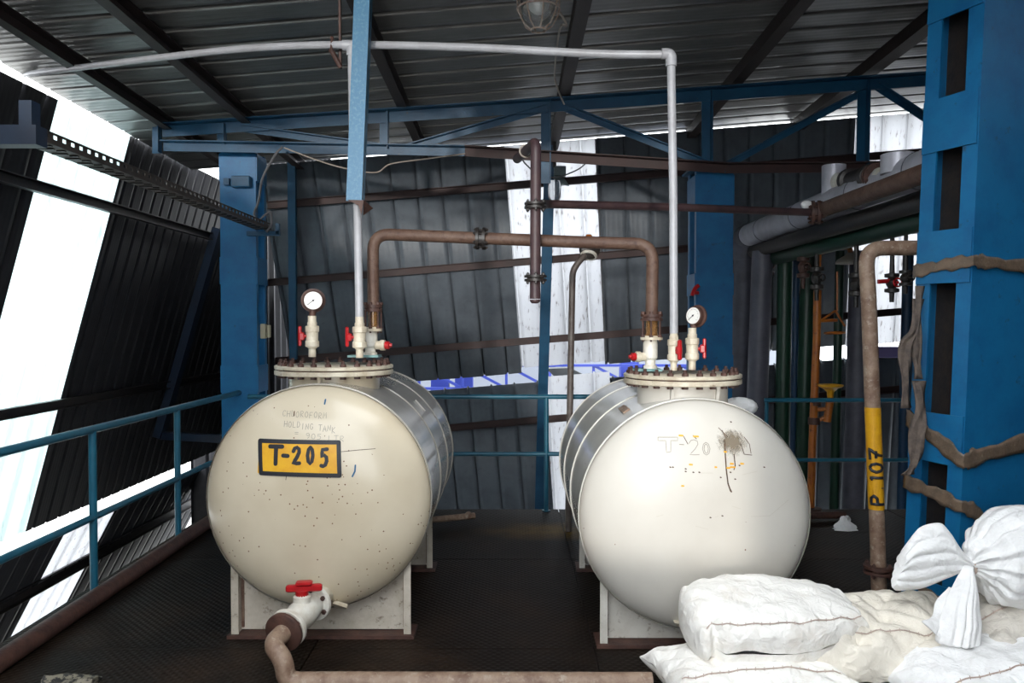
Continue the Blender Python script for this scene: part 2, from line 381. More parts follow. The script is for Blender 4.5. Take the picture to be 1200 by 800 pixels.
def sack_mat(name, c, c2):
    m, nt, b = nodes(name); N = nt.nodes.new; L = nt.links.new
    b.inputs['Roughness'].default_value = .75; b.inputs['Subsurface Weight'].default_value = 0
    tc = N('ShaderNodeTexCoord')
    n = N('ShaderNodeTexNoise'); n.inputs['Scale'].default_value = 5; n.inputs['Detail'].default_value = 7; n.inputs['Roughness'].default_value = .7; L(tc.outputs['Object'], n.inputs['Vector'])
    r = N('ShaderNodeMapRange'); r.inputs[1].default_value = .5; r.inputs[2].default_value = .8; L(n.outputs['Fac'], r.inputs[0])
    x = N('ShaderNodeMix'); x.data_type = 'RGBA'; L(r.outputs[0], x.inputs[0]); x.inputs[6].default_value = (*c, 1); x.inputs[7].default_value = (*c2, 1); L(x.outputs[2], b.inputs['Base Color'])
    w = N('ShaderNodeTexNoise'); w.inputs['Scale'].default_value = 16; w.inputs['Detail'].default_value = 5; w.inputs['Distortion'].default_value = 1.2; L(tc.outputs['Object'], w.inputs['Vector'])
    bp = N('ShaderNodeBump'); bp.inputs['Strength'].default_value = .6; bp.inputs['Distance'].default_value = .025; L(w.outputs['Fac'], bp.inputs['Height']); L(bp.outputs[0], b.inputs['Normal'])
    return m
M['sack'] = sack_mat('white_woven_sack', (.90, .88, .84), (.68, .61, .53))
M['sack_beige'] = sack_mat('beige_woven_sack', (.78, .73, .64), (.52, .46, .38))
M['sack_white'] = sack_mat('bright_white_sack', (.87, .87, .87), (.66, .65, .64))
M['sack_dirty'] = sack_mat('smudged_woven_sack', (.62, .58, .52), (.20, .18, .16))
M['stitch'] = mat('sack_stitching', (.52, .42, .36), .8, c2=(.35, .27, .23), scale=60)

ROOF_FRONT = 3.0
ROOF_LEFT = -1.0
ROOF_RIGHT = 1.4
SUN_MASK_EDGE = [(-3.3, 3.35), (-1.3, 1.55), (-.5, .85), (-.1, .72), (.7, .72)]  # top edge of the unseen front wall, cut to shape the sun beam
FRONT_X = .7
SKY = 5.4
SUN = 1.5
SUNX, SUNY = 2.0, 19.1
EXPO = 0.2

# ------------------------------------------------------------------ the building
RP, RN = V((0, 7.35, 3.74)), V((-.08, .032, 1))           # roof plane
BP, BN = V((0, 9, 3.675)), V((-.022, 1, .277))            # back cladding
LP, LN = V((-3.66, 0, 3.49)), V((1, 0, -.277))            # left cladding
QP, QN = V((-4.95, 0, -.69)), V((1, 0, -.53))             # left cladding below the deck
def roofz(x, y): return 3.74 + .08 * x - .032 * (y - 7.35)

def sheet(p0, u, v, wid, hei, out, pitch=.3, groove=.045, depth=.045, start=.0, nv=1, wave=0.0):
    """profiled sheet: flat pans with narrow grooves standing out on the far side, running along v"""
    p0 = V(p0); u = V(u).normalized(); v = V(v).normalized(); out = V(out).normalized()
    xs = [(0.0, 0.0)]; x = start
    while x < wid:
        e = min(.012, groove * .2)
        for dx, h in ((0, 0), (e, depth), (groove - e, depth), (groove, 0)):
            if 0 < x + dx < wid: xs.append((x + dx, h))
        for k in (1, 2, 3):                                # faint flutes in each pan
            c = x + groove + (pitch - groove) * k / 4
            for dx, h in ((-.02, 0), (0, .0018), (.02, 0)):
                if 0 < c + dx < wid: xs.append((c + dx, h))
        x += pitch
    xs.append((wid, 0.0))
    rows = []
    for j in range(nv + 1):
        rows.append([p0 + u * a + v * (hei * j / nv) + out * (h + (wave * math.sin(a * 1.7 + 1) * j / nv)) for a, h in xs])
    return MB().grid(rows)

# deck: chequer plates with open joints
mb = MB()
ys = [-.4, 2.1, 3.97, 5.5, 7.0]
for x0, x1 in ((-2.62, -1.0), (-1.0, .41), (.41, 1.85), (1.85, 3.3), (3.3, 6.4)):
    for k in range(len(ys) - 1):
        y1 = ys[k + 1]
        mb.box(((x0 + x1) / 2, (ys[k] + y1) / 2, -.006), (x1 - x0 - .008, y1 - ys[k] - .008, .012))
solo('floor', mb, M['deck'], kind='structure', smooth=0, origin=(0, 3.6, 0))
mb = MB()                                                  # steel under the plates
for x in (-2.55, -1.0, .41, 1.85, 3.3, 6.3): mb.box((x, 3.55, -.125), (.12, 6.6, .22))
for y in (.3, 2.1, 3.97, 5.5): mb.box((1.9, y, -.13), (8.9, .1, .2))
mb.box((-.35, 6.92, -.13), (4.4, .1, .22)); mb.box((4.1, 6.62, -.13), (4.5, .1, .22)); mb.box((1.9, 3.6, -.05), (9.0, 6.3, .06))
solo('trim_1', mb, M['purlin'], kind='structure', smooth=0)

solo('ground_outside', MB().box((0, 15, -4.1), (90, 90, .2)), M['concrete'], kind='structure', smooth=0)

# roof sheets, ribs across the slope
RXL, RXR, RYF, RYB = -3.65, 6.6, ROOF_FRONT, 9.12
mb = sheet((RXL, RYF, roofz(RXL, RYF)), (0, 1, -.032), (1, 0, .08), RYB - RYF, (RXR - RXL) * 1.0032, (-.08, .032, 1), pitch=.3, groove=.04, depth=.035)
solid(solo('ceiling', mb, M['roof_sheet'], kind='structure'))

# left cladding: dark sheets, one fibreglass bay, dark sheets
dl = V((-.277, 0, -1)); outl = V((-1, 0, .277))
def ltop(y): return LP + V((0, y, -.05))
LH = 3.82 * 1.0377
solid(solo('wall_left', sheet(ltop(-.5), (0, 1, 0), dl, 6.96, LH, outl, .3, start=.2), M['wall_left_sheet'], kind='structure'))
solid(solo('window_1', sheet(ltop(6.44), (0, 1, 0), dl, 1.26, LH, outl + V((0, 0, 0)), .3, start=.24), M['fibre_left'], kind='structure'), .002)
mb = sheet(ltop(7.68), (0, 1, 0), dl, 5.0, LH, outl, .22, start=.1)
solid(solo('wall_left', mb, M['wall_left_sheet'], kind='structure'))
# left cladding below the deck
dq = V((-.53, 0, -1)); outq = V((-1, 0, .53))
def lq(y): return QP + V((0, y, 0))
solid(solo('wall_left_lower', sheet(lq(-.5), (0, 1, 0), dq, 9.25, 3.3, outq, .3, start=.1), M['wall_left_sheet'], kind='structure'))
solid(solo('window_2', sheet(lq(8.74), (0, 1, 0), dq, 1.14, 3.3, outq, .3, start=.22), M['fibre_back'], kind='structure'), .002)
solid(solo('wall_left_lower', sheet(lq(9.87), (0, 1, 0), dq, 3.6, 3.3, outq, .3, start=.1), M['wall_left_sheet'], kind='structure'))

# back cladding; u runs along the girts, v down the sheets
ub = V((1, 0, .08)).normalized(); vb = V((.08, .277, -1)).normalized(); ob = V((-.022, 1, .277)).normalized()
def bw(x, drop=0.0, inn=0.0):
    """point of the back cladding: x along the top edge, drop down the sheet, inn towards the room"""
    return V((x, 9.0, 3.645 + .08 * x)) + vb * drop - ob * inn
def bsheet(x0, x1, d0, d1, matn, name, pitch=.285, start=.03, **k):
    o = solo(name, sheet(bw(x0, d0), ub, vb, (x1 - x0) * 1.0032, d1 - d0, ob, pitch, .026, .06, start=start, **k), M[matn], kind='structure')
    return solid(o, .002)
BH = 2.70
bsheet(-2.86, -.09, 0, BH, 'wall_sheet', 'wall_back', wave=.03)
bsheet(-.11, .95, 0, BH - .06, 'fibre_back', 'window_3', pitch=.28)
bsheet(.93, 3.86, 0, BH - .02, 'wall_sheet', 'wall_back')
bsheet(3.86, 4.9, .0, BH, 'fibre_back', 'window_4')
bsheet(4.88, 6.6, 0, BH, 'wall_sheet', 'wall_back')
# lower back sheets, hung outside the upper ones
bsheet(-2.86, .18, BH + .14, BH + 4.6, 'wall_sheet', 'wall_back_lower', start=.1, wave=-.05)
bsheet(.18, .98, BH + .08, BH + 4.6, 'fibre_back', 'window_5')
bsheet(.98, 3.9, BH + .16, BH + 4.6, 'wall_sheet', 'wall_back_lower')
bsheet(3.9, 6.6, BH + .1, BH + 4.6, 'wall_sheet', 'wall_back_lower')
# closing walls out of sight; the front one is cut to shape the sun
prof = [(-6.6, -4), (-6.6, 3.45), (-3.35, 3.35)] + SUN_MASK_EDGE + [(FRONT_X, 4.4), (6.6, 4.4), (6.6, -4)]
solo('sun_mask_wall', MB().prism([(x, -.5, z) for x, z in prof], (0, -.05, 0)), M['dark_room'], kind='structure', smooth=0)
mb = sheet((RXL, -.45, roofz(RXL, -.45)), (0, 1, -.032), (1, 0, .08), RYF + .45 - .02, (ROOF_LEFT - RXL) * 1.0032, (-.08, .032, 1), pitch=.3, groove=.04, depth=.035)  # unseen roof pieces, bounded to place the daylight opening
solid(solo('light_mask_roof', mb, M['roof_sheet'], kind='structure'))
mb = sheet((ROOF_RIGHT, -.45, roofz(ROOF_RIGHT, -.45)), (0, 1, -.032), (1, 0, .08), RYF + .45 - .02, (RXR - ROOF_RIGHT) * 1.0032, (-.08, .032, 1), pitch=.3, groove=.04, depth=.035)
solid(solo('light_mask_roof', mb, M['roof_sheet'], kind='structure'))
mb = MB().bar((-.8, 2.97, roofz(-.8, 3) - .22), (6.5, 2.97, roofz(6.5, 3) - .22), .03, .46)  # beam added out of view to keep sun off the overhead pipe
solo('sun_blocker_beam', mb, M['purlin'], kind='structure', smooth=0)
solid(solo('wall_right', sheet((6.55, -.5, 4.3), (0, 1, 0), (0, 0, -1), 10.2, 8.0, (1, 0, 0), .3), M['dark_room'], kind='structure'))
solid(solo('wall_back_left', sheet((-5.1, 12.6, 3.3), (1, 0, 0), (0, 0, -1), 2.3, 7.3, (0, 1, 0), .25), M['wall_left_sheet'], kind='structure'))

solid(solo('wall_back_left', sheet((-2.87, 9.2, 4.3), (0, 1, 0), (0, 0, -1), 3.4, 8.3, (1, 0, 0), .25), M['wall_left_sheet'], kind='structure'))  # unseen return wall, top raised to block sky light
solid(solo('shade_roof_back', sheet((-5.2, 9.3, 4.35), (0, 1, 0), (1, 0, .08), 3.4, 2.5, (0, 0, 1), .3), M['roof_sheet'], kind='structure'))  # unseen roof added to shade the far left sheets
# girts on the back cladding
def girt(a, b, w, h, label, inn=(0, -1, 0), group=None, name='wall_girt', m='girt'):
    mb = MB().channel(a, b, h, w, .008, up=(0, 0, 1), side=1)
    return solo(name, mb, M[m], label, 'girt', group)
def bhit(px, py, inn=.06): return hit(px, py, BP - V((0, inn, 0)), BN)
for (a, b, lab) in (((314, 241), (1092, 178), 'topmost red-brown girt across the back cladding under the roof truss'),
                    ((305, 332), (1092, 268), 'second red-brown girt from the top, crossing the back cladding at gauge height'),
                    ((305, 424), (1092, 362), 'third red-brown girt down, crossing behind the tank covers'),
                    ((500, 503), (1092, 452), 'lowest red-brown girt, behind the blue railing between the tanks')):
    girt(bhit(*a), bhit(*b), .05, .085, lab)
for z0, lab in ((2.72, 'upper black girt along the left cladding beneath the cable tray'), (.86, 'lower black girt along the left cladding above the blue handrail')):
    x = -3.66 + .277 * (z0 - 3.49) + .06
    solo('wall_girt', MB().channel((x, 2.0, z0), (x, 12.3, z0 + .02), .09, .06), M['black'], lab, 'girt')
solo('wall_girt', MB().channel((-5.25, 2.0, -1.22), (-5.25, 13, -1.27), .14, .07), M['black'], 'black girt along the sloping sheets below the deck at left', 'girt')

# studs on the back cladding
def stud(px0, py0, px1, py1, w, label, inn=.13, m='blue'):
    a, b = bhit(px0, py0, inn), bhit(px1, py1, inn)
    mb = MB().channel(a, b, w, .07, .008, up=(0, -1, 0), side=1)
    mb2 = MB().bar(a, b, w, .06, up=(0, -1, 0))
    return solo('wall_stud', mb2, M[m], label, 'post')
stud(342, 188, 344, 420, .085, 'thin blue stud on the back cladding beside the left column')
stud(645, 160, 632, 600, .12, 'dark blue stud crossing the bright window sheet between the tanks', inn=.16)
stud(1085, 175, 1075, 560, .12, 'dark blue stud beside the small window sheet at right', inn=.16)
a, b = hit(256, 268, LP + V((.12, 0, 0)), LN), hit(186, 512, LP + V((.12, 0, 0)), LN)
solo('wall_stud', MB().bar(a, b, .16, .1, up=(1, 0, 0)), M['blue_dark'], 'dark blue post leaning with the left cladding, left of the blue column', 'post')
c = b + V((1.0, -.2, .0))
solo('wall_strut', MB().bar(b + V((.05, 0, .02)), c, .1, .09), M['blue_dark'], 'short dark blue horizontal strut at the foot of the leaning post', 'strut')

# purlins under the roof
for x, w, lab in ((-3.13, .075, 'leftmost brown purlin beneath the bright edge of the roof'), (-2.43, .085, 'second purlin from the left, dark under the roof sheets'),
               (-1.02, .085, 'dark purlin passing behind the blue hanging post'), (.42, .10, 'dark purlin above the caged lamp, with a loose wire tied to it'),
               (1.97, .10, 'dark purlin right of the white vertical pipe'), (3.16, .13, 'heavy dark purlin meeting the roof truss near the foreground column')):
    y0 = RYF + .1
    a = V((x, y0, roofz(x, y0) - .005)); b = V((x, 9.1, roofz(x, 9.1) - .005))
    mb = MB().channel(a - V((0, 0, .055)), b - V((0, 0, .055)), .11, w, .008)
    solo('roof_purlin', mb, M['purlin'], lab, 'purlin')

# roof truss (blue lattice)
TY = 7.2
def T(px, py, dy=0): return P(px, py, TY + dy)
tr = empty('roof_truss', T(640, 178), 'blue lattice roof truss spanning the shed above both columns', 'truss')
def member(name, a, b, w=.075, dy=0.0, m='blue'):
    part(tr, name, MB().angle(T(*a, dy), T(*b, dy), S(w, 1) if w > 1 else w, .009, up=(0, -1, 0), fx=1, fz=1), M[m], 0)
member('top_chord', (190, 147), (640, 118), .105); member('top_chord', (640, 118), (1100, 86), .105)
member('bottom_chord', (192, 166), (545, 172), .085); member('bottom_chord', (545, 172), (850, 192), .085, 0, 'girt'); member('bottom_chord', (850, 192), (1110, 190), .085, 0, 'girt')
for x0, y0, x1, y1 in ((190, 149, 190, 180), (266, 146, 266, 170), (456, 132, 456, 175), (645, 120, 645, 215), (833, 108, 833, 192), (1016, 96, 1014, 195)):
    member('vertical', (x0, y0), (x1, y1), .085, .02)
for x0, y0, x1, y1 in ((285, 147, 452, 170), (470, 172, 640, 123), (660, 122, 832, 190), (850, 190, 1010, 104), (1028, 98, 1092, 140)):
    member('diagonal', (x0, y0), (x1, y1), .06, .03)

# laced columns: two solid channels joined by batten plates
def laced_column(loc, w, d, h, yaw, battens, label, fl=.08, tilt=0.0, cap=False, inner=.0):
    loc = V(loc); root = empty('steel_column', loc, label, 'column')
    rot = Matrix.Rotation(yaw, 3, 'Z')
    sh = lambda p: loc + (Matrix.Rotation(tilt, 3, 'Y') @ (rot @ V(p)))
    t = .012
    for sy in (-1, 1):
        y0 = sy * d / 2
        q = [(-w / 2, y0), (w / 2, y0), (w / 2, y0 - sy * fl), (w / 2 - t, y0 - sy * fl), (w / 2 - t, y0 - sy * t), (-w / 2 + t, y0 - sy * t), (-w / 2 + t, y0 - sy * fl), (-w / 2, y0 - sy * fl)]
        mb = MB().rings([[sh((x, y, z)) for x, y in q] for z in (0, h * .5, h)])
        part(root, 'channel', mb, M['blue_col'], 0)
    for z0, z1 in battens:
        for sx in (-1, 1):
            x0 = sx * (w / 2)
            q = [(x0, -d / 2 + .004), (x0 + sx * .01, -d / 2 + .004), (x0 + sx * .01, d / 2 - .004), (x0, d / 2 - .004)]
            mb = MB().rings([[sh((x, y, z)) for x, y in q] for z in (z0, z1)])
            part(root, 'batten_plate', mb, M['blue_col'], 0)
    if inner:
        part(root, 'inner_shade_plate', MB().rings([[sh((x, y, z)) for x, y in ((-w / 2 + inner, -d / 2 + t), (-w / 2 + inner + .01, -d / 2 + t), (-w / 2 + inner + .01, d / 2 - t), (-w / 2 + inner, d / 2 - t))] for z in (0, h)]), M['black'], 0, label='black plate standing in for the shade inside')  # black plate added where the hollow of the column is only in shade
    if cap:
        part(root, 'cap_plate', MB().box(sh((0, 0, h + .01)), (w + .1, d + .1, .02), rot), M['blue'], 0)
    return root
laced_column((-2.52, 7.50, -.9), .33, .3, 4.12, 0, [(.9, 1.15), (1.9, 2.15), (2.9, 3.15), (3.85, 4.1)], 'tall blue steel column behind the left tank, by the handrail end', fl=.06)
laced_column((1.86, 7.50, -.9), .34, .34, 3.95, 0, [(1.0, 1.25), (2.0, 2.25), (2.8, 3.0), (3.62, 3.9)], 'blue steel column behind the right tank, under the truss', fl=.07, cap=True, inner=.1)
# right foreground column: near corner and face measured from the photo
YAW = R(19.5); cw, cd = .52, .335
rot = Matrix.Rotation(YAW, 3, 'Z')
corner = V((2.195, 3.92, 0))
cc = corner - rot @ V((-cw / 2, -cd / 2, 0))
def zc(py): return P(1115, py, 4.03).z
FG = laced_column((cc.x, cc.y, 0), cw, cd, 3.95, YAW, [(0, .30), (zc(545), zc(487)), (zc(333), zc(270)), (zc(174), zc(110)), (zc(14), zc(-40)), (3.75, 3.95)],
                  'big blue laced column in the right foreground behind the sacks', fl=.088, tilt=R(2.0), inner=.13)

# hanging blue post with cut gusset at its foot
hp = empty('hanging_post', P(420, 240, 4.3), 'mottled blue steel post hanging from the roof above the left tank', 'post')
M['blue_mottled'] = mat('mottled_blue_paint', (.015, .13, .25), .45, c2=(.05, .18, .29), scale=55, lo=.5, hi=.62, c3=(.10, .07, .05), scale3=40, lo3=.68, hi3=.74)
a, b = P(414, 236, 4.3), P(425, -45, 4.3)
b = b + (b - a).normalized() * .05
part(hp, 'angle', MB().angle(a + V((.045, 0, 0)), b + V((.045, 0, 0)), .084, .009, up=(0, 1, 0), fx=1, fz=1), M['blue_mottled'], 0)
g = P(407, 234, 4.29)
part(hp, 'gusset_plate', MB().prism([g, g + V((.088, 0, -.002)), g + V((.075, 0, -.08)), g + V((.06, 0, -.03))], (0, .01, 0)).prism([g + V((.088, 0, 0)), g + V((.12, .1, -.03)), g + V((.075, .05, -.075))], (0, .01, 0)), M['rust_dark'], 0)
# pipe hanger hook
hh = empty('pipe_hanger', P(398, 78, 4.55), 'dark rusty hook hanging from the roof under the grey pipe', 'hanger')
top = P(398, 0, 4.58); top.z = roofz(top.x, top.y) - .02
part(hh, 'rod', MB().bar(P(399, 80, 4.58), top, .026, .012), M['rust_dark'], 0)
part(hh, 'hook', MB().tube([P(399, 79, 4.56), P(392, 66, 4.54), P(387, 57, 4.52)], .014, 8).tube([P(388, 58, 4.52), P(389, 46, 4.52)], .007, 8).ball(P(389, 45, 4.52), .012, 8, 6), M['rust_dark'])

# ------------------------------------------------------------------ railings
def railing(name, label, pts, posts, r, mids, m='blue_rail', zt=1.0):
    root = empty(name, (posts[0][0], posts[0][1], 0), label, 'railing')
    part(root, 'top_rail', MB().tube([(x, y, zt) for x, y in pts], r), M[m])
    for z in mids: part(root, 'mid_rail', MB().tube([(x, y, z) for x, y in pts], r * .9), M[m])
    for x, y in posts: part(root, 'post', MB().cyl((x, y, 0), (x, y, zt), r * .95).lathe((x, y, 0), (0, 0, 1), [(r * 1.8, 0), (r * 1.8, .008)], 12), M[m])
    return root
railing('guard_railing', 'dark blue tubular guard railing along the left edge of the deck', [(-2.52, 3.2), (-2.52, 7.34)], [(-2.52, 3.55), (-2.52, 4.77), (-2.52, 5.98)], .024, (.47,))
railing('guard_railing', 'blue tubular railing along the back edge of the deck behind both tanks', [(-2.3, 6.93), (1.55, 6.93)], [(-1.35, 6.93), (.30, 6.93), (1.5, 6.93)], .021, (.50,))
railing('guard_railing', 'dark railing behind the vertical pipes at right of the blue column', [(2.1, 6.62), (3.6, 6.62)], [(2.12, 6.62), (3.4, 6.62)], .018, (.5,), 'blue_rail', 1.0)
solo('edge_pipe', MB().tube([(-2.40, 3.2, .05), (-2.43, 6.9, .05)], .05), M['rust_dark'], 'brown pipe lying along the left deck edge at the foot of the railing', 'pipe')

# cable tray
ct = empty('cable_tray', (-2.26, 5.5, 2.47), 'perforated steel cable tray running back along the left side to the blue column', 'cable tray')
ax0, ax1, zt = 3.75, 7.28, 2.495
M['tray_flat'] = M['tray']
mb = MB(); mb.box((-2.27, (ax0 + ax1) / 2, zt), (.13, ax1 - ax0, .004))
part(ct, 'tray_floor', mb, M['tray'], 0)
# the side walls, pierced with a row of holes: built as rails joined by webs
for sx, nm in ((-.065, 'side_rail'), (.065, 'side_rail')):
    mb = MB(); hh_ = .055; n = 46
    x = -2.27 + sx
    mb.box((x, (ax0 + ax1) / 2, zt + .012), (.003, ax1 - ax0, .024)); mb.box((x, (ax0 + ax1) / 2, zt + hh_ - .005), (.003, ax1 - ax0, .012))
    st = (ax1 - ax0) / n
    for k in range(n + 1): mb.box((x, ax0 + k * st, zt + .035), (.003, st * .55, .03))
    part(ct, nm, mb, M['tray'], 0)
mb = MB()
for k in range(30):
    y = ax0 + .06 + k * .118
    mb.box((-2.285, y, zt - .004), (.075, .018, .008)).box((-2.24, y + .05, zt - .004), (.04, .018, .008))
part(ct, 'rung', mb, M['black'], 0, kind='stuff')
solo('mounting_bracket', MB().box((-2.27, 7.3, 2.46), (.3, .05, .04)).box((-2.27 + .13, 7.3, 2.5), (.03, .05, .1)), M['blue'], 'small blue bracket carrying the cable tray end beside the column', 'bracket')
g = P(30, 160, 3.75)
solo('mounting_bracket', MB().box(g + V((-.25, 0, 0)), (.65, .09, .09)).box(g + V((.02, 0, .06)), (.06, .07, .2)), M['blue_dark'], 'dark beam stub carrying the near end of the cable tray at the left edge', 'bracket')
solo('mounting_clamp', MB().rbox(P(283, 213, 7.30), (.17, .08, .10)).box(P(266, 213, 7.3), (.05, .05, .06)), M['blue'], 'small steel clamp bracket on the upper face of the left column', 'bracket')
solo('wall_mounted_box', MB().rbox(P(304, 388, 7.55) + V((.04, 0, 0)), (.05, .06, .14)).rbox(P(309, 388, 7.55) + V((.05, 0, 0)), (.025, .05, .12)), M['paleoff'], 'small pale box fixed beside the left column at mid height', 'box')
# wires
def cable(name, pts, r, label, m='wire', n=8):
    return solo(name, MB().tube(smoothpath(pts, n), r, 8), M[m], label, 'cable')
cable('electric_cord', [P(331, 172, 7.05), P(322, 182, 7.05), P(308, 208, 7.1), P(303, 235, 7.25), P(298, 250, 7.25), P(303, 258, 7.2), P(316, 248, 7.2), P(318, 262, 7.2), P(312, 272, 7.2)], .011, 'loose grey cable hanging in loops from the truss beside the left column')
cable('electric_cord', [P(333, 173, 7.0), P(370, 187, 6.9), P(404, 197, 6.8), P(440, 202, 6.8), P(458, 192, 6.8), P(500, 186, 6.9), P(545, 180, 7.1)], .006, 'thin pale cable sagging along the truss behind the hanging post', 'wire_pale')
cable('electric_cord', [P(611, 185, 8.4), P(616, 192, 8.4), P(628, 202, 8.4), P(648, 208, 8.5), P(662, 205, 8.6), P(678, 198, 8.6), P(688, 190, 8.6)], .008, 'dark cable sagging across the bright window to the lamp box')
cable('tie_wire', [P(656, 14, 5.0), P(664, 30, 5.0), P(656, 34, 5.05), P(650, 82, 6.2), P(652, 100, 6.4), P(661, 122, 6.8)], .007, 'thin tan wire tied along the purlin above the middle of the shed', 'wire_pale')

# ------------------------------------------------------------------ hand-painted strokes
GL = {  # stroke letters on a 1 x 1.5 cell
 'T': [[(0, 1.5), (1, 1.5)], [(.5, 1.5), (.5, 0)]], '-': [[(.2, .75), (.85, .72)]], '.': [[(.45, .1), (.55, .1)]], '=': [[(.1, .5), (.9, .5)], [(.1, .95), (.9, .95)]],
 '2': [[(.08, 1.15), (.25, 1.42), (.55, 1.5), (.85, 1.35), (.88, 1.05), (.6, .6), (.1, .05), (.5, .03), (.95, .05)]],
 '0': [[(.5, 1.5), (.2, 1.3), (.05, .75), (.2, .2), (.5, 0), (.8, .2), (.95, .75), (.8, 1.3), (.5, 1.5)]],
 '5': [[(.92, 1.5), (.2, 1.45), (.15, .85), (.5, .98), (.85, .8), (.92, .45), (.7, .1), (.35, 0), (.08, .05)]],
 'C': [[(.9, 1.25), (.6, 1.5), (.25, 1.35), (.05, .75), (.25, .15), (.6, 0), (.9, .2)]], 'H': [[(.05, 0), (.05, 1.5)], [(.95, 0), (.95, 1.5)], [(.05, .75), (.95, .75)]],
 'L': [[(.1, 1.5), (.1, 0), (.9, 0)]], 'R': [[(.1, 0), (.1, 1.5), (.6, 1.5), (.9, 1.2), (.6, .8), (.1, .75), (.9, 0)]], 'F': [[(.1, 0), (.1, 1.5), (.9, 1.5)], [(.1, .8), (.7, .8)]],
 'M': [[(.05, 0), (.1, 1.5), (.5, .6), (.9, 1.5), (.95, 0)]], 'D': [[(.1, 0), (.1, 1.5), (.6, 1.4), (.95, .75), (.6, .1), (.1, 0)]], 'I': [[(.5, 0), (.5, 1.5)]],
 'N': [[(.05, 0), (.05, 1.5), (.95, 0), (.95, 1.5)]], 'G': [[(.9, 1.25), (.6, 1.5), (.25, 1.35), (.05, .75), (.25, .15), (.6, 0), (.9, .25), (.9, .65), (.55, .65)]],
 'A': [[(0, 0), (.5, 1.5), (1, 0)], [(.2, .55), (.8, .55)]], 'K': [[(.1, 0), (.1, 1.5)], [(.9, 1.5), (.1, .7), (.95, 0)]], '9': [[(.9, 1.0), (.55, .7), (.15, .95), (.25, 1.4), (.7, 1.5), (.92, 1.1), (.85, .4), (.5, 0)]],
 'P': [[(.1, 0), (.1, 1.5), (.65, 1.48), (.92, 1.15), (.65, .8), (.1, .75)]], '1': [[(.25, 1.2), (.5, 1.5), (.5, 0)]], '7': [[(.05, 1.45), (.95, 1.5), (.5, .7), (.4, 0)], [(.2, .75), (.8, .75)]], ' ': []}
GL['O'] = GL['0']
def ribbon(mb, pts, w, fn):
    """flat brush stroke along 2-D points, laid onto a surface by fn(u, v)"""
    P2 = []
    for i in range(len(pts) - 1):
        a, b = V((*pts[i], 0)), V((*pts[i + 1], 0)); n = max(1, int((b - a).length / .012))
        for k in range(n): P2.append(a.lerp(b, k / n))
    P2.append(V((*pts[-1], 0)))
    rows = []
    for i, p in enumerate(P2):
        t = (P2[min(i + 1, len(P2) - 1)] - P2[max(i - 1, 0)])
        if t.length < 1e-6: t = V((1, 0, 0))
        t.normalize(); nn = V((-t.y, t.x, 0))
        rows.append([fn(*(p + nn * w / 2).xy), fn(*p.xy), fn(*(p - nn * w / 2).xy)])
    mb.grid(rows)
    for c in (P2[0], P2[-1]):                               # round ends
        ring = [fn(c.x + w / 2 * math.cos(2 * math.pi * k / 10), c.y + w / 2 * math.sin(2 * math.pi * k / 10)) for k in range(10)]
        mb.add(ring, [tuple(range(10))])
def lettering(mb, text, x, y, cw, chh, gap, w, fn, slope=0.0, jitter=0.0):
    for ch in text:
        j = random.uniform(-jitter, jitter)
        for st in GL[ch]:
            ribbon(mb, [(x + px * cw, y + j + py / 1.5 * chh + slope * (x + px * cw)) for px, py in st], w, fn)
        x += (cw + gap) * (.6 if ch in '-.' else 1.0)

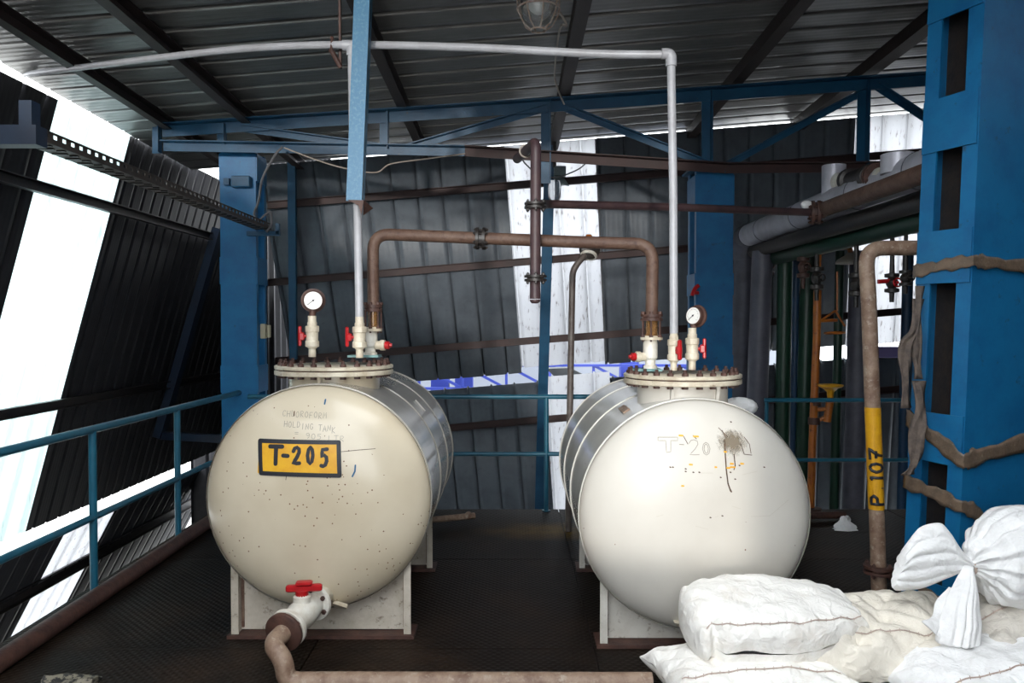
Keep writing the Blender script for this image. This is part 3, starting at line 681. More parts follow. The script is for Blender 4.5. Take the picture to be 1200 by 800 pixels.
# ------------------------------------------------------------------ storage tanks
TR, HB, HP = .575, .20, 2.4
class Tank: pass
def make_tank(xc, zc_, yrim, length, fl_c, fl_r, label, mh, ms, msad, right):
    t = Tank(); t.x, t.z, t.y = xc, zc_, yrim
    root = t.root = empty('storage_tank', (xc, yrim + length / 2, 0), label, 'tank')
    prof = [(TR, 0), (TR, length)]
    def head_off(r): return HB * max(0.0, 1 - (min(r, TR) / TR) ** HP) ** (1 / 2.0)
    def onhead(x, z, lift=.0015):
        """point of the front head at x, z from the tank axis"""
        r = math.hypot(x, z); k = min(r, TR * .999)
        return V((xc + x, yrim - head_off(k) - lift, zc_ + z))
    t.onhead = onhead
    def atpx(px, py):
        """tank-face coordinates under a photo point"""
        Y = yrim - .12
        for _ in range(6):
            p = P(px, py, Y); r = math.hypot(p.x - xc, p.z - zc_); Y = yrim - head_off(r)
        return p.x - xc, p.z - zc_
    t.atpx = atpx
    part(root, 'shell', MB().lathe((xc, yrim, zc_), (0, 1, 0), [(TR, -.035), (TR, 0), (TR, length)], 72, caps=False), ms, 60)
    n = 22
    hp_ = [(TR * math.sin(math.pi / 2 * k / n), 0) for k in range(n + 1)]
    rr = [TR * (1 - (1 - k / n) ** 1.8) for k in range(n + 1)]
    front = [(max(r, .001), -head_off(r)) for r in rr]
    part(root, 'front_head', MB().lathe((xc, yrim, zc_), (0, 1, 0), front[:-1] + [(TR + .001, -.012), (TR + .001, 0)], 72, caps=False), mh, 60)
    part(root, 'back_head', MB().lathe((xc, yrim + length, zc_), (0, 1, 0), [(r, head_off(r)) for r in rr], 60, caps=False), ms, 60)
    for y in (yrim, yrim + length * .36, yrim + length * .70, yrim + length - .01):
        part(root, 'weld_band', MB().torus((xc, y, zc_), (0, 1, 0), TR + .001, .0055, 72, 8), ms)
    # manhole neck, flange pair and bolts
    fx, fy, fz = fl_c
    zb = zc_ + TR - .12
    part(root, 'manhole_neck', MB().lathe((fx, fy, zb), (0, 0, 1), [(fl_r * .765, 0), (fl_r * .765, fz - .05 - zb)], 48), mh, 50)
    for gx in ((-.02,) if not right else (-.1, .135)):
        dx = gx; yy = fy - math.sqrt((fl_r * .765) ** 2 - dx * dx)
        part(root, 'gusset', MB().prism([(fx + dx - .008, yy + .01, fz - .05), (fx + dx - .008, yy - .045, fz - .05), (fx + dx - .008, yy - .012, zc_ + TR - .045), (fx + dx - .008, yy + .01, zc_ + TR - .06)], (.016, 0, 0)), mh, 0)
    part(root, 'neck_flange', MB().lathe((fx, fy, fz - .052), (0, 0, 1), [(fl_r * .7, 0), (fl_r - .004, 0), (fl_r, .004), (fl_r, .022), (fl_r - .004, .026)], 56), M['cream'], 40)
    part(root, 'flange_gasket', MB().lathe((fx, fy, fz - .027), (0, 0, 1), [(fl_r - .012, 0), (fl_r - .012, .008)], 48), M['rust_dark'])
    part(root, 'cover_plate', MB().lathe((fx, fy, fz - .020), (0, 0, 1), [(fl_r - .004, 0), (fl_r, .004), (fl_r, .016), (fl_r - .005, .020)], 56), M['cream'], 40)
    bm_ = MB().hexnut((0, 0, 0), (0, 0, 1), .017, .016).cyl((0, 0, -.06), (0, 0, .032), .009, seg=8).hexnut((0, 0, -.066), (0, 0, 1), .017, .014)
    me = bm_.mesh('bolt'); me.materials.append(M['rust_dark'])
    for k in range(24):
        a = 2 * math.pi * (k + .4) / 24
        inst(root, 'bolt', me, (fx + math.cos(a) * fl_r * .90, fy + math.sin(a) * fl_r * .90, fz))
    # saddles
    for ys, back in ((yrim + .075, False), (yrim + length - .3, True)):
        sw = .44; xo = 0.0
        arc = []
        for k in range(13):
            x = sw - 2 * sw * k / 12; arc.append((xc + x, ys, zc_ - math.sqrt(TR * TR - x * x) + .006))
        pl = [(xc - sw, ys, .022), (xc + sw, ys, .022)] + arc
        sd = part(root, 'saddle', MB().prism(pl, (0, .014, 0)), msad, 0)
        for s in (-1, 1):
            zt = zc_ - math.sqrt(TR * TR - sw * sw)
            part(sd, 'stiffener', MB().box((xc + s * (sw + .0), ys + .02, (zt + .02) / 2 + .01), (.012, .16, zt - .0)).box((xc + s * (sw + .008), ys - .062, (zt + .02) / 2 + .01), (.038, .01, zt)), msad, 0)
            part(sd, 'gap_strip', MB().box((xc + s * (sw - .014), ys - .004, zt / 2 + .02), (.014, .008, zt - .03)), M['saddle_gap_brown'], 0)  # brown strip drawn for the gap line beside the stiffener
        part(sd, 'base_plate', MB().box((xc, ys + .0, .009), (2 * sw + .09, .17, .018)), M['rust_dark'], 0)
    return t

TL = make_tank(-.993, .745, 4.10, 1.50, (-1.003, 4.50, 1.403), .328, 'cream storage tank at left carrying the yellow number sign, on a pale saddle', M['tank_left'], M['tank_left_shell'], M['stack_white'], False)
TG = make_tank(.912, .682, 3.98, 1.62, (.915, 4.28, 1.368), .312, 'white storage tank at right with a brown smear on its end, behind the sacks', M['tank_right'], M['tank_right_shell'], M['saddle_right'], True)

# painted number sign on the left tank
def facefn(t, lift):
    return lambda u, v: t.onhead(u, v, lift)
def sign():
    c = [TL.atpx(*q) for q in ((305, 516), (397, 518), (398, 557), (306, 554))]
    def quad(ins):
        cx = sum(p[0] for p in c) / 4; cz = sum(p[1] for p in c) / 4
        return [(p[0] + (ins if p[0] < cx else -ins), p[1] + (ins if p[1] < cz else -ins)) for p in c]
    def patch(q, lift, nx=16, nz=8):
        rows = []
        for j in range(nz + 1):
            b = j / nz; row = []
            for i in range(nx + 1):
                a = i / nx
                x = (q[0][0] * (1 - a) + q[1][0] * a) * (1 - b) + (q[3][0] * (1 - a) + q[2][0] * a) * b
                z = (q[0][1] * (1 - a) + q[1][1] * a) * (1 - b) + (q[3][1] * (1 - a) + q[2][1] * a) * b
                row.append(TL.onhead(x, z, lift))
            rows.append(row)
        return MB().grid(rows)
    sg = part(TL.root, 'number_sign', patch(quad(.008), .0022), M['signyellow'], 60, label='yellow painted rectangle')
    mb = MB(); q = quad(.0)
    for i in range(4): ribbon(mb, [q[i], q[(i + 1) % 4]], .021, facefn(TL, .0034))
    part(sg, 'sign_border', mb, M['ink'], 60)
    mb = MB(); fn = facefn(TL, .0036)
    def glyph(ch, x0, y0, x1, y1, w):
        (ua, va), (ub_, vb_) = TL.atpx(x0, y1), TL.atpx(x1, y0)
        for st in GL[ch]: ribbon(mb, [(ua + (ub_ - ua) * p, va + (vb_ - va) * q_ / 1.5) for p, q_ in st], w, fn)
    glyph('T', 316, 523, 331, 543, .021); glyph('-', 330, 523, 339, 544, .020); glyph('2', 343, 524, 352, 543, .019)
    glyph('0', 360, 524, 367.5, 543, .018); glyph('5', 376, 526, 384, 546, .019)
    part(sg, 'sign_lettering', mb, M['ink'], 60)
    mb = MB(); ribbon(mb, [TL.atpx(304.5, 532), TL.atpx(303, 553)], .009, facefn(TL, .002))
    part(sg, 'paint_run', mb, M['signyellow'], 60)
    # pencilled notes and marker ticks above it
    mb = MB(); fn = facefn(TL, .0016)
    def line(text, x0, y0, x1, y1, h, w):
        (ua, va), (ue, ve) = TL.atpx(x0, y0), TL.atpx(x1, y1)
        n = len(text); du = (ue - ua) / n; dv = (ve - va) / n
        hh_ = S(h, TL.y - .12)
        for i, ch in enumerate(text):
            j = random.uniform(-.004, .004)
            for st in GL[ch]: ribbon(mb, [(ua + du * (i + p * .72), va + dv * i + j + q_ / 1.5 * hh_) for p, q_ in st], w, fn)
    line('CHLOROFORM', 331, 487, 384, 490, 6.5, .0022)
    line('HOLDING TANK', 333, 499, 394, 507, 6.5, .0026)
    line('= 905 LTR', 345, 511, 405, 518, 6, .0022)
    part(TL.root, 'pencil_note', mb, M['pencil'], 60)
    mb = MB()
    for q in ([(381.5, 468), (380.5, 473)], [(416.5, 545), (416, 552), (413, 558)]): ribbon(mb, [TL.atpx(*p) for p in q], .008, facefn(TL, .0016))
    part(TL.root, 'marker_tick', mb, M['blueink'], 60)
    mb = MB(); ribbon(mb, [TL.atpx(*p) for p in ((400, 529), (420, 527), (440, 525.5))], .0025, facefn(TL, .0016)); ribbon(mb, [TL.atpx(*p) for p in ((345, 482), (344.5, 487))], .006, facefn(TL, .0016)); ribbon(mb, [TL.atpx(*p) for p in ((336, 556), (335, 562))], .003, facefn(TL, .0016))
    part(TL.root, 'scratch', mb, M['drip'], 60)
sign()
def right_marks():
    fn = facefn(TG, .0016); mb = MB()
    def glyph(ch, x0, y0, x1, y1, w):
        (ua, va), (ub_, vb_) = TG.atpx(x0, y1), TG.atpx(x1, y0)
        for st in GL[ch]: ribbon(mb, [(ua + (ub_ - ua) * p, va + (vb_ - va) * q_ / 1.5) for p, q_ in st], w, fn)
    def poly(m, pts, w): ribbon(m, [TG.atpx(*p) for p in pts], w, fn)
    w = .003
    poly(mb, [(771, 512), (794, 512), (794, 516), (786, 516), (786, 529), (781, 530), (780, 516), (771, 516), (771, 512)], w)      # outlined T
    glyph('-', 795, 515, 802, 526, .004); glyph('2', 807, 515, 819, 533, w); glyph('0', 823, 518, 832, 533, w); glyph('0', 825, 520, 830, 531, w)
    part(TG.root, 'pencil_note', mb, M['pencil'], 60)
    mb = MB(); random.seed(11)
    for q in ([(842, 501), (848, 507), (853, 512)], [(846, 504), (850, 512)], [(868, 520), (872, 532), (881, 533)], [(872, 512), (878, 520), (880, 531)], [(801, 511), (806, 520)], [(812, 510), (816, 514)]): poly(mb, q, .0035)
    part(TG.root, 'brush_stroke', mb, M['drip'], 60)
    cx_, cz_ = TG.atpx(858, 518)
    rows = [[TG.onhead(cx_ - .085 + .17 * i / 14, cz_ - .08 + .16 * j / 14, .0012) for i in range(15)] for j in range(15)]
    part(TG.root, 'paint_smear', MB().grid(rows), M['smear'], 60, label='brown smear over the old number', loc=TG.onhead(cx_, cz_, .0012))
    mb = MB()
    poly(mb, [(849, 515), (850, 535), (851, 550), (853, 566), (856, 575)], .0065); poly(mb, [(860, 532), (861.5, 546), (860, 550)], .005); poly(mb, [(853, 566), (855, 572), (857, 576)], .007)
    for x, y in ((856, 494), (844, 559), (855.5, 553), (785, 547), (788, 547), (803, 549), (812, 553), (819, 553), (803, 552), (861, 561), (866, 545), (895, 547), (832, 606), (846, 604)): poly(mb, [(x, y), (x + 1, y + .3)], .006)
    part(TG.root, 'brown_drip', mb, M['drip'], 60)
    mb = MB()
    for q in ([(820, 554), (835, 554)], [(870, 556), (887, 552)], [(815, 616), (830, 620)], [(880, 605), (902, 604), (924, 585)], [(838, 606), (842, 604)], [(858, 593), (868, 596)], [(769, 605), (777, 603)]): poly(mb, q, .002)
    part(TG.root, 'scratch', mb, M['scratch'], 60)
    mb = MB()
    for x, y, l in ((808, 544, 3), (799, 569, 2), (852, 548, 3), (856, 547, 5), (856, 543, 3), (868, 543, 3), (838, 547, 1.5), (849, 529, 2), (813, 511, 5), (796, 510, 4)): poly(mb, [(x, y), (x + l, y + .2)], .008)
    part(TG.root, 'yellow_fleck', mb, M['signyellow'], 60)
right_marks()
# small plates welded to the shells, and drain lugs
def shell_plate(t, ang, y0, w, l, m):
    d = V((math.cos(ang), 0, math.sin(ang))); c = V((t.x, y0, t.z)) + d * (TR + .004)
    tx = V((-d.z, 0, d.x)); q = Matrix((tx, V((0, 1, 0)), d)).transposed()
    part(t.root, 'shell_plate', MB().box(c, (w, l, .008), q), m, 0)
shell_plate(TL, R(42), 4.95, .09, .14, M['tank_left_shell']); shell_plate(TG, R(122), 4.3, .04, .2, M['rust_pale'])
part(TL.root, 'drain_lug', MB().prism([TL.onhead(.09, -.52, 0) + V((0, .02, 0)), TL.onhead(.17, -.52, 0) + V((0, -.06, 0)), TL.onhead(.17, -.535, 0) + V((0, -.06, 0)), TL.onhead(.09, -.55, 0) + V((0, .02, 0))], (.0, -.05, 0)), M['cream'], 0)
part(TG.root, 'drain_lug', MB().prism([TG.onhead(-.12, -.505, 0) + V((0, .02, 0)), TG.onhead(.03, -.51, 0) + V((0, -.01, 0)), TG.onhead(.03, -.535, 0) + V((0, -.01, 0)), TG.onhead(-.11, -.525, 0) + V((0, .02, 0))], (0, -.06, 0)), M['cream'], 0)

# ------------------------------------------------------------------ fittings on the covers
def ball_valve(px, Y, ybase, ytop, w, label, hside, hz=.5, m='cream'):
    """upright union ball valve; base and top given by photo rows at depth Y"""
    a = P(px, ybase, Y); a.z = max(a.z, 0); h = P(px, ytop, Y).z - a.z; r = S(w, Y) / 2
    root = empty('ball_valve', a, label, 'valve')
    part(root, 'body', MB().lathe(a, (0, 0, 1), [(r * .55, 0), (r * .55, h * .2), (r * .72, h * .22), (r * .72, h * .36), (r * .9, h * .37), (r * .92, h * .60), (r * .72, h * .62), (r * .72, h * .84), (r * .62, h * .86), (r * .62, h)], 20), M[m], 40)
    for z0, z1 in ((.24, .40), (.60, .76)):
        part(root, 'union_nut', MB().lathe(a, (0, 0, 1), [(r * .95, h * z0), (r * 1.06, h * (z0 + .02)), (r * 1.06, h * (z1 - .02)), (r * .95, h * z1)], 12), M[m], 30)
    d = V(hside).normalized(); c = a + V((0, 0, h * hz))
    hd = part(root, 'handle', MB().cyl(c + d * r * .8, c + d * (r * 1.75), .009, seg=10).rbox(c + d * (r * 1.8) + V((0, 0, .002)), (.022 + abs(d.x) * -.004, .022, h * .5), math.atan2(d.y, d.x)).rbox(c + d * (r * 1.55), (.03, .03, .045), math.atan2(d.y, d.x)), M['red'], label='red lever handle')
    return root, a + V((0, 0, h))
def gauge(px, py, Y, rpx, face, label, stem_top):
    c = P(px, py, Y); r = S(rpx, Y); f = V(face).normalized()
    root = empty('pressure_gauge', stem_top, label, 'gauge')
    part(root, 'stem', MB().cyl(stem_top, c - V((0, 0, r * .8)), r * .28, seg=12), M['rust_dark'])
    part(root, 'case', MB().lathe(c - f * r * .45, f, [(r * .5, -.01), (r * .98, 0), (r, r * .1), (r * .98, r * .18), (r * .82, r * .22), (r * .82, r * .62), (r * .76, r * .68), (r * .72, r * .66), (r * .72, r * .55)], 32, caps=True), M['rust_dark'], 40)
    dial = part(root, 'dial', MB().lathe(c - f * r * .45, f, [(r * .72, r * .56), (r * .72, r * .675)], 32), M['dial'])
    up = V((0, 0, 1)) - f * f.z; up.normalize(); rt = up.cross(f) * -1; rt = f.cross(up) * -1 if False else up.cross(f); o = c + f * (r * .69 - r * .45)
    mb = MB()
    for k in range(28):
        an = R(-135 + 270 * k / 27); d = up * math.cos(an) + rt * math.sin(an); l = .1 if k % 3 == 0 else .05
        mb.bar(o + d * r * .60, o + d * r * (.60 - l), r * .018, .0008, up=f)
    part(dial, 'scale_marks', mb, M['ink'], 0)
    d = up * math.cos(R(-128)) + rt * math.sin(R(-128))
    part(root, 'needle', MB().bar(o - d * r * .14 + f * .001, o + d * r * .56 + f * .001, r * .05, .001, up=f).cyl(o, o + f * .003, r * .08, seg=12), M['ink'], 0)
    return root

v, top = ball_valve(366, 4.34, 418, 370, 15.5, 'cream ball valve under the round gauge on the left tank cover', (-1, -.25, 0))
gauge(367, 352, 4.34, 14.3, (.22, -1, -.02), 'round dial gauge in a dark case above the left tank cover', top)
v, topL = ball_valve(421.5, 4.36, 419, 371, 16, 'cream ball valve at the foot of the grey pipe on the left tank cover', (-1, -.35, 0))
v, topR = ball_valve(789.5, 4.16, 434, 386, 14.5, 'cream ball valve at the foot of the white pipe, with its red handle facing front', (.35, -1, 0))
v, topG = ball_valve(811, 4.22, 433, 384, 15.5, 'cream ball valve under the tilted gauge on the right tank cover', (1, -.2, 0))
gauge(814, 370, 4.22, 13.5, (-1, -.8, .1), 'round gauge turned aside on the right tank cover, its dial glaring white', topG)

def angle_valve(px, Y, ybase, ytop, w, tip, label, m='ivory'):
    a = P(px, ybase, Y); h = P(px, ytop, Y).z - a.z; r = S(w, Y) / 2
    root = empty('angle_valve', a, label, 'valve')
    part(root, 'body', MB().lathe(a, (0, 0, 1), [(r * .95, 0), (r * .95, h * .1), (r * .72, h * .14), (r * .72, h * .3), (r * 1.0, h * .38), (r * 1.0, h * .85), (r * .9, h), ], 20), M[m], 40)
    d = V(tip).normalized(); c = a + V((0, 0, h * .42))
    part(root, 'branch', MB().lathe(c, d, [(r * .6, r * .7), (r * .6, r * 1.5), (r * .75, r * 1.5), (r * .75, r * 2.1), (r * .6, r * 2.15)], 14), M['cream'], 40)
    part(root, 'red_cap', MB().lathe(c, d, [(r * .55, r * 2.15), (r * .55, r * 2.7), (r * .3, r * 2.8), (r * .25, r * 3.1)], 12), M['red'], 40)
    part(root, 'gasket_plate', MB().box(a + V((-.03, -.01, -.004)), (r * 4.2, r * 3, .012)), M['gasket'], 0)
    return root, a + V((0, 0, h))
def sight_glass(px, Y, y0, y1, w, label):
    a = P(px, y0, Y); h = P(px, y1, Y).z - a.z; r = S(w, Y) / 2
    root = empty('sight_glass', a, label, 'sight glass')
    part(root, 'glass_tube', MB().lathe(a, (0, 0, 1), [(r * .55, h * .05), (r * .55, h * .9)], 20), M['sight'])
    part(root, 'inner_pipe', MB().lathe(a, (0, 0, 1), [(r * .38, h * .02), (r * .38, h * .95)], 14), M['rust'])
    part(root, 'lower_flange', MB().lathe(a, (0, 0, 1), [(r, 0), (r, h * .10)], 24).lathe(a, (0, 0, 1), [(r * .7, h * .1), (r * .7, h * .16)], 20), M['cream'], 40)
    part(root, 'upper_flange', MB().lathe(a, (0, 0, 1), [(r, h * .74), (r, h * .84)], 24).lathe(a, (0, 0, 1), [(r, h * .9), (r, h)], 24).lathe(a, (0, 0, 1), [(r * .8, h * .84), (r * .8, h * .9)], 20), M['rust_dark'], 40)
    for k in range(6):
        an = 2 * math.pi * k / 6 + .3; p = a + V((math.cos(an), math.sin(an), 0)) * r * .86
        part(root, 'tie_rod', MB().cyl(p - V((0, 0, .01)), p + V((0, 0, h * 1.08)), .0055, seg=8).hexnut(p + V((0, 0, h)), (0, 0, 1), .011, .014).hexnut(p + V((0, 0, h * .1)), (0, 0, 1), .011, .012), M['rust_dark'])
    return root, a + V((0, 0, h))
v, q = angle_valve(434, 4.56, 416, 388, 17, (1, -.15, 0), 'white angle valve with a red cap pointing right, on the left tank cover')
sg_, tl = sight_glass(437.5, 4.56, 388, 357, 21, 'studded sight glass between rusty flanges above the left tank cover')
v, q = angle_valve(762, 4.34, 432, 398, 17, (-1, -.2, 0), 'white cone-shaped valve with a red cap pointing left, on the right tank cover')
sgr, tr_ = sight_glass(763.5, 4.34, 398, 368, 26, 'studded sight glass with pale flanges above the right tank cover')

# white pipe work
vp = empty('vent_pipe', topL, 'thin grey plastic vent pipe: long overhead run with a riser from each tank cover', 'pipe')
run = smoothpath([P(786, 64, 4.16), P(700, 63, 4.22), P(560, 56, 4.34), P(412, 52.5, 4.5), P(300, 56, 4.72), P(200, 66, 5.05), P(110, 77, 5.5), P(28, 87, 6.0)], 8)
rp = S(9.5, 4.2) / 2
part(vp, 'overhead_run', MB().tube(run, rp), M['pvc'])
p2 = P(786.5, 64, 4.16)
part(vp, 'right_riser', MB().tube([topR - V((0, 0, .02)), P(789, 230, 4.16), p2 - V((0, 0, .03))], rp * 1.02), M['pvc'], label='white riser on the right')
part(vp, 'elbow', MB().tube(fillet([p2 + V((-.05, 0, .004)), p2 + V((0, 0, .004)), p2 - V((0, 0, .06))], .03), rp * 1.35), M['pvc'])
pl = P(412, 53, 4.5)
part(vp, 'left_riser', MB().tube([topL - V((0, 0, .02)), P(419, 250, 4.4), P(413.5, 150, 4.46), pl - V((0, 0, .02))], rp * 1.05), M['pvc'])
part(vp, 'tee', MB().cyl(pl - V((.05, 0, 0)), pl + V((.05, 0, 0)), rp * 1.35).cyl(pl, pl - V((0, 0, .06)), rp * 1.35), M['pvc'])

def flange_pair(root, c, axis, r, t=.014, gap=.012, m='rust_dark', nb=6, label=None):
    """two bolted flange discs on a pipe, with their bolts as sub-parts"""
    ax = V(axis).normalized(); c = V(c)
    mb = MB().lathe(c - ax * (gap / 2 + t), ax, [(r, 0), (r, t)], 24).lathe(c + ax * gap / 2, ax, [(r, 0), (r, t)], 24).lathe(c - ax * gap / 2, ax, [(r * .7, 0), (r * .7, gap)], 20)
    f = part(root, 'flange', mb, M[m], 40, label=label)
    u, w = MB.frame(ax); bm_ = MB(); e = gap / 2 + t
    for s in (-1, 1): bm_.hexnut(ax * (s * e) if s > 0 else ax * (-e - r * .16), ax, r * .15, r * .16)
    bm_.cyl(ax * (-e - r * .25), ax * (e + r * .25), r * .075, seg=8)
    me = bm_.mesh('bolt'); me.materials.append(M[m])
    for k in range(nb):
        an = 2 * math.pi * (k + .5) / nb
        inst(f, 'bolt', me, c + (u * math.cos(an) + w * math.sin(an)) * r * .8)
    return f

# rusty crossover pipe between the tanks
rc = S(14, 4.5) / 2
cr = empty('crossover_pipe', tl, 'rusty pipe arching from the left tank cover across to the right tank cover', 'pipe')
e1, e2 = P(437, 274, 4.56), P(765, 286, 4.36)
part(cr, 'pipe', MB().tube(fillet([tl - V((0, 0, .01)), e1, P(563, 279, 4.5), P(690, 284, 4.42), e2, tr_ - V((0, 0, .01))], .10, 8), rc, 18), M['rust'])
flange_pair(cr, P(563.5, 279.5, 4.49), (1, -.06, -.03), S(13, 4.5), .016, .02, 'black')

# tall hanging maroon pipe with capped end
hpz = empty('process_pipe', P(627, 355, 4.28), 'dark maroon pipe standing vertically in front of the bright window, capped at its foot', 'pipe')
r0 = S(12.5, 4.28) / 2
part(hpz, 'pipe', MB().tube(fillet([P(627, 350, 4.28), P(628, 166, 4.28), P(612, 181, 4.75), P(606, 186, 5.0)], .06), r0, 16), M['rust_purple'])
part(hpz, 'end_cap', MB().lathe(P(627, 351, 4.28), (0, 0, -1), [(r0, 0), (r0, .008), (r0 * .6, .02)], 16), M['rust_purple'], 40)
for py in (241, 326): flange_pair(hpz, P(627.5, py, 4.28), (0, 0, 1), S(13, 4.28), .012, .008, 'black', 6)
part(hpz, 'pipe_clip', MB().torus(P(616, 177, 4.62), P(606, 186, 5.0) - P(628, 166, 4.28), r0 + .006, .005, 20, 6), M['wire_pale'])
# long horizontal pipe to the right, ending at the big flange
hz = empty('process_pipe', P(800, 240, 5.6), 'thin maroon pipe running level to the right from behind the hanging maroon pipe', 'pipe')
part(hz, 'pipe', MB().tube(fillet([P(629.5, 241, 4.36), P(634, 239, 5.0), P(640, 239, 5.3), P(800, 243, 5.7), P(952, 249, 6.05)], .09), S(9.5, 5.6) / 2, 14), M['rust_purple'])
rk = empty('process_pipe', P(1085, 205, 4.42), 'thick rusty pipe climbing toward the right foreground column above the grey pipe', 'pipe')
fa = P(956, 249, 6.05); fb = P(1092, 200, 4.36)
part(rk, 'pipe', MB().tube(fillet([fa + V((.03, 0, 0)), P(966, 245, 6.02), fb], .05), S(24, 4.42) / 2, 20), M['rust'])
flange_pair(rk, fa, (1, -.3, 0), S(14, 6.05), .022, .02, 'rust_dark', 6)
solo('rag_scrap', MB().ball(fa + V((-.07, 0, .06)), .045, 10, 7, (1, .8, .7)), M['sack_white'], 'small white scrap of cloth caught on the flange at the rusty pipe end', 'rag')

# slim pipe with inspection drum
sp_ = empty('drop_pipe', P(665, 590, 6.3), 'slim steel pipe dropping behind the right tank from a round black drum', 'pipe')
part(sp_, 'pipe', MB().tube(fillet([P(690, 294, 6.3), P(681, 303, 6.25), P(671, 317, 6.25), P(668, 470, 6.25), P(666, 600, 6.25), V((P(666, 600, 6.25).x, 6.25, .0))], .05), S(7.5, 6.25) / 2, 12), mat('grey_brown_pipe', (.13, .11, .10), .5, c2=(.07, .05, .045), scale=10))
part(sp_, 'drum', MB().lathe(P(692, 293, 6.3) - V((0, .05, 0)), (-.15, 1, .1), [(.05, 0), (.075, .01), (.075, .09), (.05, .1)], 24), M['black'], 40)
part(sp_, 'clamp_ring', MB().torus(P(690, 299, 6.28), (.2, .5, 1), .055, .013, 24, 8), M['ivory'])
part(sp_, 'red_knob', MB().lathe(P(690, 280, 6.3), (0, 0, 1), [(.028, 0), (.03, .02), (.02, .035)], 14), M['orange'], 40)

# bottom drain of the left tank
dv = empty('drain_valve', P(350, 735, 3.78), 'white drain valve with red tee handle under the front of the left tank', 'valve')
A, B = P(371, 702, 3.93), P(336, 737, 3.66)
ax = (B - A).normalized(); L_ = (B - A).length
part(dv, 'body', MB().lathe(A, ax, [(.055, 0), (.062, L_ * .2), (.07, L_ * .4), (.07, L_ * .6), (.058, L_ * .8), (.055, L_)], 24), M['ivory'], 50)
for c_, lab, m_ in ((A + ax * .03, None, 'ivory'), (B - ax * .012, None, 'ivory')):
    f = part(dv, 'flange', MB().lathe(c_ - ax * .012, ax, [(.088, 0), (.092, .004), (.092, .022), (.088, .026)], 32), M[m_], 40)
    u, w = MB.frame(ax)
    for k in range(6):
        an = 2 * math.pi * (k + .5) / 6
        part(f, 'bolt', MB().hexnut(c_ + ax * .012 + (u * math.cos(an) + w * math.sin(an)) * .072, ax, .012, .014), M['rust_dark'], 30)
part(dv, 'nozzle', MB().cyl(A - ax * .16, A + ax * .01, .055, seg=24), M['cream'])
mid = A + ax * L_ * .5
part(dv, 'stem', MB().lathe(mid, (0, 0, 1), [(.042, .03), (.042, .085), (.03, .09), (.03, .10)], 16), M['ivory'], 40)
part(dv, 'handle', MB().rbox(mid + V((.01, 0, .125)), (.17, .034, .032), R(8)).rbox(mid + V((.01, 0, .148)), (.08, .05, .018), R(8)).lathe(mid, (0, 0, 1), [(.03, .09), (.034, .115)], 14), M['red'], label='red tee handle')
fp = empty('drain_pipe', (-.9, 3.5, 0), 'rusty drain pipe bending down from the valve and running along the floor to the sacks', 'pipe')
part(fp, 'flange', MB().lathe(B, ax, [(.088, .014), (.092, .018), (.092, .032), (.086, .036)], 32), M['rust_dark'], 40)
part(fp, 'pipe', MB().tube(fillet([B + ax * .03, B + ax * .13 + V((.0, 0, .0)), P(332, 772, 3.5), V((-1.0, 3.5, .046)), V((-.7, 3.5, .046)), V((.62, 3.495, .046))], .11, 8), [.044] * 0 or .043, 18), M['rust_pale'])
solo('pipe_offcut', MB().tube([P(505, 609, 6.35), P(556, 604, 6.5)], .026, 12).ball(P(549, 604, 6.48), .034, 10, 6), M['rust_pale'], 'short brown pipe offcut lying on the deck behind the left tank', 'pipe')
solo('rag_scrap', MB().ball(P(866, 477, 4.6), .085, 12, 8, (1.3, .8, .7)), M['sack_white'], 'crumpled white rag behind the top of the right tank', 'rag')

# ------------------------------------------------------------------ pipe bank at right
gl = empty('insulated_pipe', P(870, 480, 8.5), 'fat grey clad pipe running back at right and dropping behind the blue column', 'pipe')
gx, gz0 = 2.50, 2.52
rg = .115
endp = V((gx, 8.55, P(872, 277, 8.55).z)); nearp = V((gx, 4.6, endp.z + .0))
part(gl, 'clad_run', MB().tube([nearp, V((gx, 6.4, endp.z)), V((gx, 8.45, endp.z))], rg, 28), M['grey_lag'])
part(gl, 'elbow', MB().tube(fillet([V((gx, 8.4, endp.z)), V((gx, 8.62, endp.z)), V((gx, 8.62, endp.z - .25))], .16, 8), rg * 1.06, 24), M['grey_pipe'])
part(gl, 'drop', MB().tube([V((gx, 8.62, endp.z - .2)), V((gx - .06, 8.62, -.6))], .105, 24), M['grey_pipe'])
mb = MB()
for y in (4.9, 5.75, 6.9, 7.9): mb.torus((gx, y, endp.z), (0, 1, 0), rg + .001, .004, 28, 6)
part(gl, 'cladding_joint', mb, M['grey_pipe'])
for px, y1, w, Y in ((977, 194, 27, 6.2), (1052, 181, 38, 5.1)):
    b_ = V((P(px, 220, Y).x, Y, endp.z + .02)); t_ = P(px, y1, Y)
    part(gl, 'branch_stub', MB().lathe(b_, (0, 0, 1), [(S(w, Y) / 2, 0), (S(w, Y) / 2, t_.z - b_.z), (S(w, Y) / 2 * .93, t_.z - b_.z + .004)], 28), M['grey_lag'], 40)
bv = empty('flanged_valve', P(1005, 212, 5.65), 'black flanged valve between the two grey stubs on the clad pipe', 'valve')
q0, q1 = P(984, 213, 6.1), P(1036, 204, 5.25)
axv = (q1 - q0)
part(bv, 'body', MB().lathe(q0 + axv * .18, axv, [(.05, 0), (.085, .03), (.085, .09), (.06, .1), (.07, .3), (.06, .42), (.085, .43), (.085, .50), (.05, .52)], 20), M['black'], 40)
part(bv, 'white_coupling', MB().lathe(q0 - axv * .02, axv, [(.05, 0), (.075, .03), (.07, .12), (.05, .2)], 14), M['ivory'], 40)
part(bv, 'coupling', MB().lathe(q1 - axv * .12, axv, [(.04, 0), (.05, .02), (.05, .1), (.04, .14)], 14), M['ivory'], 40)
